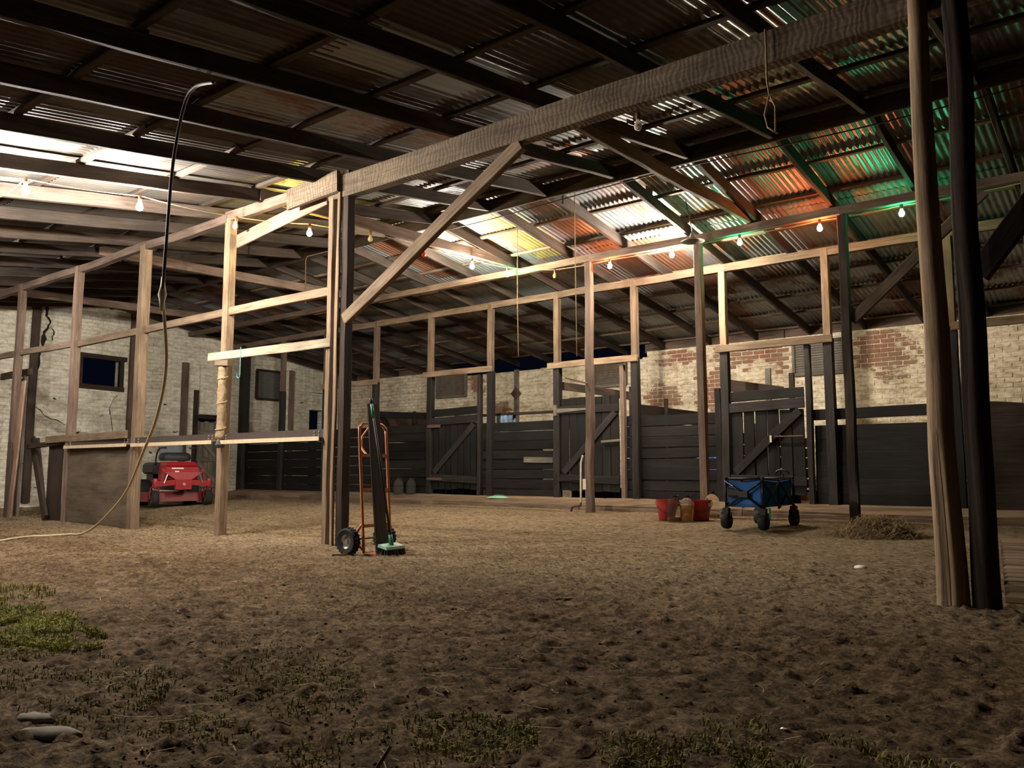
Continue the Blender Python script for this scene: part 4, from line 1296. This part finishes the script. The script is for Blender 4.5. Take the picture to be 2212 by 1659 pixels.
MB().tube([b_ - d_ * .16, b_ - d_ * .03], .0145, 10).build('green_grip', M_['green'], br, smooth='all')
MB().tube([b_ - d_ * .02, b_ + d_ * .03], .014, 8).build('hang_cap', M_['black_plastic'], br, smooth='all')
MB().tube([a_ - d_ * .03, a_ + d_ * .07], .02, 8).build('handle_socket', M_['green'], br, smooth='all')
m = MB(); m.add([(-.135, -.06, .06), (.135, -.06, .06), (.135, .05, .085), (-.135, .05, .085), (-.13, -.05, .085), (.13, -.05, .085), (.13, .045, .11), (-.13, .045, .11)],
                [(3, 2, 1, 0), (4, 5, 6, 7), (0, 1, 5, 4), (1, 2, 6, 5), (2, 3, 7, 6), (3, 0, 4, 7)])
hd = m.build('broom_head', M_['palegreen'], br)
MB().add([(.05, -.045, .0872), (.125, -.045, .0872), (.125, .03, .107), (.05, .03, .107)], [(0, 1, 2, 3)]).build('paper_label', M_['white'], hd)
m = MB()
for i in range(34):
    for j in range(5):
        x, y = -.125 + .25 * i / 33, -.045 + .08 * j / 4
        m.bar((x, y, .075), (x * 1.12 + RND.uniform(-.01, .01), y * 1.4 + RND.uniform(-.01, .01), .005), .006, .006)
m.build('bristles', M_['black_plastic'], br)['kind'] = 'stuff'
# chock with orange end under the near wheel
t = thing('wheel_chock', 'wooden wedge with an orange end under the hand truck wheel', 'wedge', (-5.98, 5.05, gz(-5.98, 5.05)), .75)
MB().box(-.1, -.025, .0, .0, .025, .018).build('stick', M_['pink'], t)
MB().box(.0, -.03, .0, .1, .03, .025).build('orange_end', M_['orange'], t)

# ------------------------------------------------------------------ ride-on mower
MW = thing('ride_on_mower', 'red ride-on mower parked behind the front posts', 'mower', (-14.72, 8.42, gz(-14.72, 8.42)), math.radians(78))
# local: front towards -y
def part(m, nm, mat, smooth=False, par=None): return m.build(nm, M_[mat], par or MW, smooth)
part(MB().bar((-.5, -.02, .44), (-.06, -.02, .47), .1, .1).bar((.06, -.02, .47), (.5, -.02, .44), .1, .1).lathe([(.045, .36), (.05, .38), (.05, .52), (.04, .54)], 10, (-.5, -.02, 0)).lathe([(.045, .36), (.05, .38), (.05, .52), (.04, .54)], 10, (.5, -.02, 0)), 'front_axle', 'red', True)
m = MB().add([(-.15, -.09, .33), (.15, -.09, .33), (.15, -.09, .52), (-.15, -.09, .52), (-.15, .0, .33), (.15, .0, .33), (.15, .0, .52), (-.15, .0, .52)],
             [(0, 1, 2, 3), (7, 6, 5, 4), (0, 4, 5, 1), (1, 5, 6, 2), (2, 6, 7, 3), (3, 7, 4, 0)])
m.add([(-.36, -.06, .66), (.36, -.06, .66), (.15, -.075, .52), (-.15, -.075, .52), (-.36, .0, .66), (.36, .0, .66), (.15, .0, .52), (-.15, .0, .52)],
      [(3, 2, 1, 0), (4, 5, 6, 7), (0, 1, 5, 4), (1, 2, 6, 5), (2, 3, 7, 6), (3, 0, 4, 7)])
part(m, 'axle_bracket', 'red')
for s in (-1, 1):
    part(MB().bar((s * .34, -.05, .67), (s * .4, -.05, .72), .02, .05).bar((s * .4, -.05, .47), (s * .36, -.05, .7), .02, .03), 'bracket_rib', 'red')
    m = MB(); wheel(m, (s * .5, .04, .16), .16, .13, n=22); w_ = part(m, 'caster_wheel', 'black_rubber', True)
    part(MB().lathe([(0, -.05), (.08, -.045), (.08, .045), (0, .05)], 14, (s * .5, .04, .16), 'X'), 'hub', 'iron', par=w_)
    part(MB().bar((s * .5 - .075, .04, .16), (s * .5 - .075, .0, .37), .012, .05).bar((s * .5 + .075, .04, .16), (s * .5 + .075, .0, .37), .012, .05).bar((s * .5 - .08, 0, .37), (s * .5 + .08, 0, .37), .05, .014), 'caster_fork', 'red')
part(MB().lathe([(.03, 0), (.03, .02), (0, .022)], 12, (0, -.115, .43), 'Y'), 'axle_bolt', 'chrome')
part(MB().box(-.3, .02, .5, .3, .5, .78, .03), 'footwell', 'red')
part(MB().add([(-.3, .02, .78), (.3, .02, .78), (.26, .12, .86), (-.26, .12, .86), (-.3, .5, .78), (.3, .5, .78), (.26, .5, .86), (-.26, .5, .86)],
              [(0, 1, 2, 3), (7, 6, 5, 4), (3, 2, 6, 7), (1, 5, 6, 2), (0, 3, 7, 4)]), 'console', 'red')
part(MB().box(-.2, .015, .72, .02, .02, .745), 'white_decal', 'white')
part(MB().box(-.14, .015, .66, -.06, .02, .685), 'white_decal', 'white')
m = MB()
for i, (z, y0, sx, dp) in enumerate([(.88, .3, .26, .4), (.93, .28, .28, .46), (1.0, .3, .27, .44), (1.04, .34, .22, .36)]):
    for k in range(16):
        a = 2 * math.pi * k / 16
        c_, s_ = math.cos(a), math.sin(a)
        m.v.append((sx * math.copysign(abs(c_) ** .5, c_), y0 + dp / 2 + dp / 2 * math.copysign(abs(s_) ** .5, s_), z))
for i in range(3):
    for k in range(16):
        m.f.append((i * 16 + k, i * 16 + (k + 1) % 16, (i + 1) * 16 + (k + 1) % 16, (i + 1) * 16 + k))
m.f.append(tuple(48 + k for k in range(16)))
part(m, 'seat_cushion', 'seat', 'all')
m = MB()
for i, (z, y0, sx, dp) in enumerate([(1.0, .68, .22, .12), (1.15, .72, .24, .14), (1.3, .77, .23, .13), (1.38, .8, .18, .1)]):
    for k in range(16):
        a = 2 * math.pi * k / 16
        c_, s_ = math.cos(a), math.sin(a)
        m.v.append((sx * math.copysign(abs(c_) ** .6, c_), y0 + dp / 2 + dp / 2 * math.copysign(abs(s_) ** .6, s_), z))
for i in range(3):
    for k in range(16):
        m.f.append((i * 16 + k, i * 16 + (k + 1) % 16, (i + 1) * 16 + (k + 1) % 16, (i + 1) * 16 + k))
m.f.append(tuple(48 + k for k in range(16)))
part(m, 'seat_back', 'seatgrey', 'all')
for s in (-1, 1):
    part(MB().tube(smooth_path([(s * .36, .5, .8), (s * .37, .42, 1.0), (s * .34, .34, 1.12), (s * .22, .33, 1.13)], 4), .016, 8), 'control_lever', 'black_metal', 'all')
    m = MB(); wheel(m, (s * .45, .95, .26), .26, .24, n=26); w_ = part(m, 'rear_wheel', 'black_rubber', True)
    part(MB().lathe([(0, -.08), (.13, -.07), (.13, .07), (0, .08)], 16, (s * .45, .95, .26), 'X'), 'hub', 'red', par=w_)
    part(MB().box(s * .31 - .09, .55, .62, s * .31 + .09, 1.2, .84, .04), 'fender', 'black_plastic')
part(MB().box(-.28, .9, .4, .28, 1.35, .85, .04), 'engine_cover', 'black_plastic')
part(MB().add([(-.6, .14, .1), (.6, .14, .1), (.68, .7, .1), (-.68, .7, .1), (-.5, .2, .28), (.5, .2, .28), (.58, .66, .28), (-.58, .66, .28)],
              [(3, 2, 1, 0), (4, 5, 6, 7), (0, 1, 5, 4), (1, 2, 6, 5), (2, 3, 7, 6), (3, 0, 4, 7)]), 'cutting_deck', 'darkred')
part(MB().bar((-.12, .0, .36), (-.12, 1.3, .36), .06, .1).bar((.12, .0, .36), (.12, 1.3, .36), .06, .1), 'chassis_rail', 'black_metal')
for s in (-1, 1):
    part(MB().tube([(s * .3, -.08, .62), (s * .36, -.08, .45)], .012, 6), 'lift_rod', 'chrome')

# ------------------------------------------------------------------ blue folding wagon
x0, x1, y0, y1 = -3.88, -3.47, 8.93, 9.88
gw = gz(-3.7, 9.4)
WG = thing('folding_wagon', 'blue folding canvas wagon with black frame and fat wheels', 'wagon', (-3.68, 9.4, gw))
hw, hl = (x1 - x0) / 2, (y1 - y0) / 2
m = MB(); vs = []; fs = []
n = 14
def side_pts(a, b_):
    r = []
    for i in range(n):
        t_ = i / n
        r.append((a[0] + (b_[0] - a[0]) * t_, a[1] + (b_[1] - a[1]) * t_))
    return r
ring = side_pts((-hw, -hl), (hw, -hl)) + side_pts((hw, -hl), (hw, hl)) + side_pts((hw, hl), (-hw, hl)) + side_pts((-hw, hl), (-hw, -hl))
zz = [.25, .32, .42, .5, .56]
for j, z in enumerate(zz):
    for i, (x, y) in enumerate(ring):
        k = 1 - .05 * math.sin(math.pi * j / 4) + .018 * noise.noise(V((x * 14, y * 14, z * 10)))
        t_ = (i % n) / n
        dz = -.03 * math.sin(math.pi * t_) if j == 4 else 0
        vs.append((x * k, y * (1 - (1 - k) * .45), z + dz))
q = len(ring)
for j in range(4):
    for i in range(q):
        fs.append((j * q + i, j * q + (i + 1) % q, (j + 1) * q + (i + 1) % q, (j + 1) * q + i))
fs.append(tuple(range(q - 1, -1, -1)))
m.add(vs, fs).build('canvas_body', M_['blue'], WG, smooth='all')
fx, fy = hw + .012, hl + .012
def wt(pts, nm, r=.011): return MB().tube(pts, r, 8).build(nm, M_['black_metal'], WG, smooth='all')
wt([(-fx, -fy, .57), (fx, -fy, .57)], 'top_rail'); wt([(-fx, fy, .57), (fx, fy, .57)], 'top_rail')
for s in (-1, 1):
    wt([(s * fx, -fy, .57), (s * fx, 0, .55), (s * fx, fy, .57)], 'top_rail')
    for t_ in (-1, 1):
        wt([(s * fx, t_ * fy, .2), (s * fx, t_ * fy, .58)], 'corner_post', .014)
        MB().lathe([(.02, -.012), (.02, .016), (0, .02)], 10, (s * fx, t_ * fy, .575)).build('corner_cap', M_['black_plastic'], WG)
    wt([(s * (fx + .012), -fy, .54), (s * (fx + .012), 0, .24)], 'cross_strut'); wt([(s * (fx + .012), -fy, .24), (s * (fx + .012), 0, .54)], 'cross_strut')
    wt([(s * (fx + .012), 0, .54), (s * (fx + .012), fy, .24)], 'cross_strut'); wt([(s * (fx + .012), 0, .24), (s * (fx + .012), fy, .54)], 'cross_strut')
    wt([(s * fx, 0, .22), (s * fx, 0, .56)], 'corner_post', .01)
for t_ in (-1, 1):
    wt([(-fx, t_ * (fy + .012), .54), (fx, t_ * (fy + .012), .24)], 'cross_strut'); wt([(-fx, t_ * (fy + .012), .24), (fx, t_ * (fy + .012), .54)], 'cross_strut')
    MB().box(-.05, t_ * (fy + .02) - .012, .36, .05, t_ * (fy + .02) + .012, .43).build('strut_joint', M_['black_plastic'], WG)
    for s in (-1, 1):
        MB().box(s * fx - .035, t_ * fy - .035, .17, s * fx + .035, t_ * fy + .035, .24, .008).build('corner_bracket', M_['black_plastic'], WG)
        m = MB(); wheel(m, (s * fx, t_ * (fy - .0), .09), .09, .085, n=20)
        w_ = m.build('wheel', M_['black_rubber'], WG, smooth=True)
        MB().lathe([(0, -.035), (.048, -.03), (.048, .03), (0, .035)], 14, (s * fx, t_ * fy, .09), 'X').build('hub', M_['black_plastic'], w_)
        MB().bar((s * fx - .052, t_ * fy, .09), (s * fx - .052, t_ * fy, .19), .01, .03, (0, 1, 0)).bar((s * fx + .052, t_ * fy, .09), (s * fx + .052, t_ * fy, .19), .01, .03, (0, 1, 0)).bar((s * fx - .056, t_ * fy, .185), (s * fx + .056, t_ * fy, .185), .03, .01).build('wheel_fork', M_['black_plastic'], WG)
MB().box(-.18, -fy - .03, .36, -.05, -fy + .0, .46, .02).build('front_pouch', M_['black_plastic'], WG)
wt(smooth_path([(.02, fy + .02, .2), (.05, fy + .08, .4), (.06, fy + .1, .62)], 4), 'pull_handle')
wt(smooth_path([(-.03, fy + .1, .62), (.0, fy + .1, .66), (.1, fy + .1, .66), (.14, fy + .1, .62)], 4), 'handle_grip', .014)

# ------------------------------------------------------------------ buckets and jugs
def bucket(x, y, r, h, lab, rz, sticker):
    t = thing('plastic_bucket', lab, 'bucket', (x, y, gz(x, y) + .003), rz, 'red buckets')
    MB().lathe([(r * .72, 0), (r * .74, .004), (r * .96, h * .93), (r * 1.0, h * .94), (r * 1.02, h), (r * .97, h), (r * .93, h * .93), (r * .7, .012), (0, .012)], 28).build('shell', M_['bucket'], t, smooth=True)
    ps = [(r * 1.03 * math.cos(a), -.035 * 1 - r * 1.0 * math.sin(a) * .55 - .01, h * .9 - h * .6 * math.sin(a)) for a in [k * math.pi / 14 for k in range(15)]]
    ps = [(r * 1.03 * math.cos(a), -math.sin(a) * r * .98 - .003, h * .9 - h * .5 * math.sin(a)) for a in [k * math.pi / 16 for k in range(17)]]
    MB().tube(ps, .005, 6).build('wire_handle', M_['wire'], t, smooth='all')
    if sticker:
        MB().lathe([(r * .945, h * .7), (r * .975, h * .86)], 40, cap=False).build('unused', None)if False else None
        a0 = -.75
        vs = []
        for z, k in ((h * .7, .915), (h * .86, .955)):
            for a in (a0, a0 + .14, a0 + .28):
                vs.append((r * k * math.cos(a), r * k * math.sin(a), z))
        MB().add(vs, [(0, 1, 4, 3), (1, 2, 5, 4)]).build('price_sticker', M_['white'], t)
    return t
bucket(-5.08, 9.72, .135, .27, 'left red bucket beside the amber jugs', .5, False)
bucket(-4.69, 9.9, .15, .265, 'red bucket with a white sticker right of the amber jugs', .5, True)
def jug(x, y, r, h, lab, liquid, z=None):
    t = thing('plastic_jug', lab, 'jug', (x, y, (gz(x, y) if z is None else z) + .003), 0, 'clear plastic jugs')
    MB().lathe([(r * .9, 0), (r, .02), (r, h * .62), (r * .96, h * .7), (r * .75, h * .82), (r * .4, h * .88), (r * .33, h * .9), (r * .33, h * .95)], 24, cap=True).build('body', M_['jug'], t, smooth=True)
    if liquid:
        MB().lathe([(0, .006), (r * .88, .006), (r * .96, .022), (r * .96, h * liquid), (0, h * liquid)], 24).build('liquid', M_['amber'], t, smooth=True)
    MB().lathe([(r * .38, h * .93), (r * .4, h * .94), (r * .4, h), (0, h)], 16).build('cap', M_['black_plastic'], t, smooth=True)
    MB().tube(smooth_path([(r * .4, 0, h * .93), (r * .62, 0, h * 1.0), (r * .75, 0, h * .92), (r * .78, 0, h * .8)], 4), .007, 6).build('handle', M_['black_plastic'], t, smooth='all')
jug(-4.885, 9.55, .088, .33, 'front clear jug with dark dregs between the red buckets', .16)
jug(-4.76, 9.66, .092, .33, 'jug of amber liquid between the red buckets', .6)
jug(-4.75, 10.4, .098, .35, 'clear jug right of the stickered red bucket', .12)
jug(-11.98, 11.5, .1, .33, 'clear jug on the plank walk by the leftmost door, nearer', 0, .31)
jug(-11.72, 11.6, .095, .32, 'clear jug on the plank walk touching the leftmost door post', 0, .315)
t = thing('green_carton', 'green and white carton on the ground behind the wagon wheel', 'carton', (-4.02, 10.35, gz(-4.02, 10.35)), .4)
MB().box(-.09, -.06, 0, .09, .06, .16, .006).build('box', M_['green'], t)
MB().box(-.07, -.063, .09, .07, -.0605, .15).build('panel', M_['white'], t)
t = thing('seed_packet', 'green and pale packet lying on the plank walk', 'packet', (-9.3, 11.4, .295), .2)
m = MB(); n = 10; vs = []; fs = []
for i in range(n + 1):
    for j in range(7):
        u, v = i / n, j / 6
        h = .05 * math.sin(math.pi * u) ** .6 * math.sin(math.pi * v) ** .6
        vs.append((-.2 + .4 * u, -.09 + .18 * v, h))
for i in range(n):
    for j in range(6):
        a = i * 7 + j
        fs.append((a, a + 7, a + 8, a + 1))
m.add(vs, fs).build('pouch', M_['palegreen'], t, smooth='all')
MB().box(-.06, -.05, .045, .08, .05, .056, .004).build('printed_panel', M_['green'], t)

# ------------------------------------------------------------------ ground litter
M_['straw'] = plain('dry_straw', (.42, .3, .15), .9, 0, .1, .35, 3)
M_['straw_mid'] = plain('dull_straw', (.27, .19, .1), .9, 0, .1, .45, 3)
M_['straw_dark'] = plain('damp_straw', (.12, .085, .05), .95, 0, .1, .4, 3)
M_['grassm'] = plain('short_grass', (.29, .285, .07), .85, 0, .15, .45, 2)
def straws(name, n, area, zf, mat, lmin, lmax, wd, lift, label):
    m = MB()
    for _ in range(n):
        x, y = area()
        a = RND.uniform(0, math.pi); L = RND.uniform(lmin, lmax)
        z = zf(x, y)
        d = V((math.cos(a), math.sin(a), RND.uniform(-lift, lift))) * L / 2
        p = V((x, y, z)); s = V((-math.sin(a), math.cos(a), 0)) * wd / 2
        k = V((RND.uniform(-.2, .2) * L, RND.uniform(-.2, .2) * L, RND.uniform(0, lift) * L * .5))
        m.add([p - d - s, p - d + s, p + k + s, p + k - s, p + d + s, p + d - s, p + k + V((0, 0, wd * .7))], [(0, 1, 2, 3), (3, 2, 4, 5), (3, 6, 2)])
    o = m.build(name, mat)
    o['kind'] = 'stuff'
    return tag(o, label, 'straw')
def heap(x, y):
    r2 = ((x + 2.33) / .44) ** 2 + ((y - 9.15) / .36) ** 2
    return gz(x, y) + .17 * max(0, 1 - r2) ** .7 + RND.uniform(-.01, .02)
def heap_area():
    a, r = RND.uniform(0, 6.283), RND.random() ** .6
    return -2.33 + .52 * r * math.cos(a), 9.15 + .4 * r * math.sin(a)
m = MB(); n = 26; vs = []; fs = []
for j in range(9):
    for k in range(n):
        a = 2 * math.pi * k / n; r = j / 8
        x, y = -2.33 + .42 * r * math.cos(a), 9.15 + .34 * r * math.sin(a)
        vs.append((x, y, gz(x, y) - .02 + .16 * max(0, 1 - r * r) ** .7 + .02 * noise.noise(V((x * 9, y * 9, 0)))))
for j in range(8):
    for k in range(n):
        fs.append((j * n + k, (j + 1) * n + k, (j + 1) * n + (k + 1) % n, j * n + (k + 1) % n))
HP = m.add(vs, fs).build('straw_heap', M_['straw_dark'], None, smooth='all')
tag(HP, 'heap of raked straw and dirt by the dark waney post', 'straw heap')
m = MB()
sh = straws('loose_straw', 1100, heap_area, heap, M_['straw_mid'], .06, .26, .005, .5, 'loose straw stalks on the raked heap')
def floor_area():
    while True:
        x, y = RND.uniform(-13, -.4), RND.uniform(1.2, 10.8)
        if y > .35 - .12 * x * .3: return x, y
straws('scattered_straw', 1300, floor_area, lambda x, y: gz(x, y) + .012, M_['straw'], .03, .16, .004, .08, 'straw stalks scattered over the earth floor')
straws('trampled_straw', 1300, lambda: (RND.gauss(-8.6, 2.2), RND.gauss(7.0, 1.3)), lambda x, y: gz(x, y) + .012, M_['straw'], .03, .2, .006, .06, 'pale straw trampled round the front posts')
# clods and pebbles
m = MB()
base = [(0, 0, 1), (.9, 0, .1), (-.45, .8, .1), (-.45, -.8, .1), (0, 0, -.6)]
fb = [(0, 1, 2), (0, 2, 3), (0, 3, 1), (4, 2, 1), (4, 3, 2), (4, 1, 3)]
for _ in range(4500):
    y = 1.0 + 6.5 * RND.random() ** 1.6
    x = -RND.uniform(.12, 1.75) * y - RND.uniform(0, .5)
    s = RND.choice([.003, .004, .005, .007, .009]) * (1 if RND.random() > .03 else 1.8)
    a = RND.uniform(0, 6.28); c_, s_ = math.cos(a), math.sin(a)
    z = gz(x, y)
    m.add([(x + s * (p[0] * c_ - p[1] * s_) * RND.uniform(.7, 1.4), y + s * (p[0] * s_ + p[1] * c_) * RND.uniform(.7, 1.4), z + s * .7 * p[2] + .004) for p in base], fb)
o = m.build('earth_clods', M_['dirt'], None, smooth='all')
o['kind'] = 'stuff'
tag(o, 'crumbled clods strewn over the near floor', 'clods')
# grass
def grass(name, spots_, label):
    m = MB()
    for (cx, cy, rx, ry, n, h) in spots_:
        for _ in range(n):
            a, r = RND.uniform(0, 6.283), RND.random() ** .6
            x, y = cx + rx * r * math.cos(a), cy + ry * r * math.sin(a)
            if noise.noise(V((x * 4, y * 4, 2))) < -.12: continue
            z = gz(x, y) - .004
            hh = h * RND.uniform(.4, 1.3); b = RND.uniform(0, 6.283)
            dx, dy = math.cos(b), math.sin(b); wd = RND.uniform(.0015, .0035); k = RND.uniform(.2, 1.1)
            m.add([(x - dy * wd, y + dx * wd, z), (x + dy * wd, y - dx * wd, z), (x + dx * hh * k * .35 + dy * wd * .8, y + dy * hh * k * .35 - dx * wd * .8, z + hh * .6),
                   (x + dx * hh * k * .35 - dy * wd * .8, y + dy * hh * k * .35 + dx * wd * .8, z + hh * .6), (x + dx * hh * k, y + dy * hh * k, z + hh * (1.05 - .4 * k))],
                  [(0, 1, 2, 3), (3, 2, 4)])
    o = m.build(name, M_['grassm'])
    o['kind'] = 'stuff'
    return tag(o, label, 'grass')
grass('grass_patch', [(-5.2, 1.85, .95, .28, 8500, .045), (-4.25, 1.74, .55, .2, 6000, .04), (-4.7, 1.5, .9, .28, 3500, .03), (-6.2, 2.2, .7, .3, 1200, .05)], 'bright green grass at the left edge')
grass('grass_tufts', [(-3.2, 1.45, .9, .3, 2200, .025), (-2.6, 2.0, .55, .18, 900, .025), (-1.45, 1.95, .5, .2, 1800, .03), (-2.2, 1.6, .7, .25, 1500, .025), (-.75, 2.4, .5, .2, 900, .03), (-.95, 2.15, .4, .15, 900, .03), (-3.0, 2.2, .5, .15, 500, .022)], 'sparse dark grass tufts along the lower edge')
# flat stones, chips and scraps
def stone(x, y, sx, sy, h, lab, mat='stone', cat='stone', rz=0, nm='flat_stone'):
    m = MB(); n = 12; vs = []; fs = []
    for j, (k, z) in enumerate(((1.08, -.015), (1.0, h * .25), (.8, h * .55), (.4, h * .72), (0, h * .75))):
        for i in range(n):
            a = 2 * math.pi * i / n
            r = k * (1 + .5 * noise.noise(V((math.cos(a) * 1.6 + x * 3, math.sin(a) * 1.6 + y * 3, 0))))
            vs.append((sx * r * math.cos(a), sy * r * math.sin(a), z))
    for j in range(4):
        for i in range(n):
            fs.append((j * n + i, j * n + (i + 1) % n, (j + 1) * n + (i + 1) % n, (j + 1) * n + i))
    me = m.add(vs, fs).mesh(nm, True)
    o = link(nm, me, M_[mat], None, Matrix.Translation((x, y, gz(x, y))) @ Matrix.Rotation(rz, 4, 'Z'))
    return tag(o, lab, cat)
stone(-2.87, 1.17, .07, .04, .022, 'smaller flat grey stone at the lower left', rz=.4)
stone(-2.69, 1.15, .085, .045, .025, 'larger flat grey stone at the lower left', rz=.5)
stone(-1.9, 6.9, .045, .04, .03, 'crumpled white wrapper on the earth right of centre', 'white', 'wrapper', nm='wrapper')
stone(-2.05, 3.6, .022, .015, .016, 'pinkish chip of brick on the earth right of centre', 'pink', 'chip', nm='brick_chip')
stone(-.95, 2.55, .02, .016, .012, 'glinting pale shard at the lower right', 'chrome', 'shard', nm='shard')
o = timber('wood_chip', (-2.9, 4.1, .02), (-2.8, 4.2, .024), .012, .01, M_['cream'], None); tag(o, 'pale splinter of wood in the middle of the floor', 'splinter')
o = timber('wood_chip', (-1.62, 1.46, .012), (-1.6, 1.52, .09), .008, .008, M_['cream'], None); tag(o, 'pale twig standing up at the bottom edge', 'twig')
o = timber('wood_chip', (-2.22, 1.62, .014), (-2.15, 1.62, .016), .006, .006, M_['cream'], None); tag(o, 'thin pale stick lying in the dark grass at lower left', 'twig')
# timber deck at the right
DK = thing('slatted_deck', 'low slatted timber deck at the right picture edge', 'deck', (.1, 6.9, 0))
for k in range(17):
    y = 5.1 + k * .225
    timber('slat', (-.66 - .0305 * k, y, .125 + .006 * k / 4), (1.6, y, .125 + .006 * k / 4), .2, .035, M_['plinth'], DK)
for x in (-.35, .7, 1.5):
    timber('bearer', (x, 5.02, .055), (x, 8.75, .08), .07, .1, M_['tie'], DK)
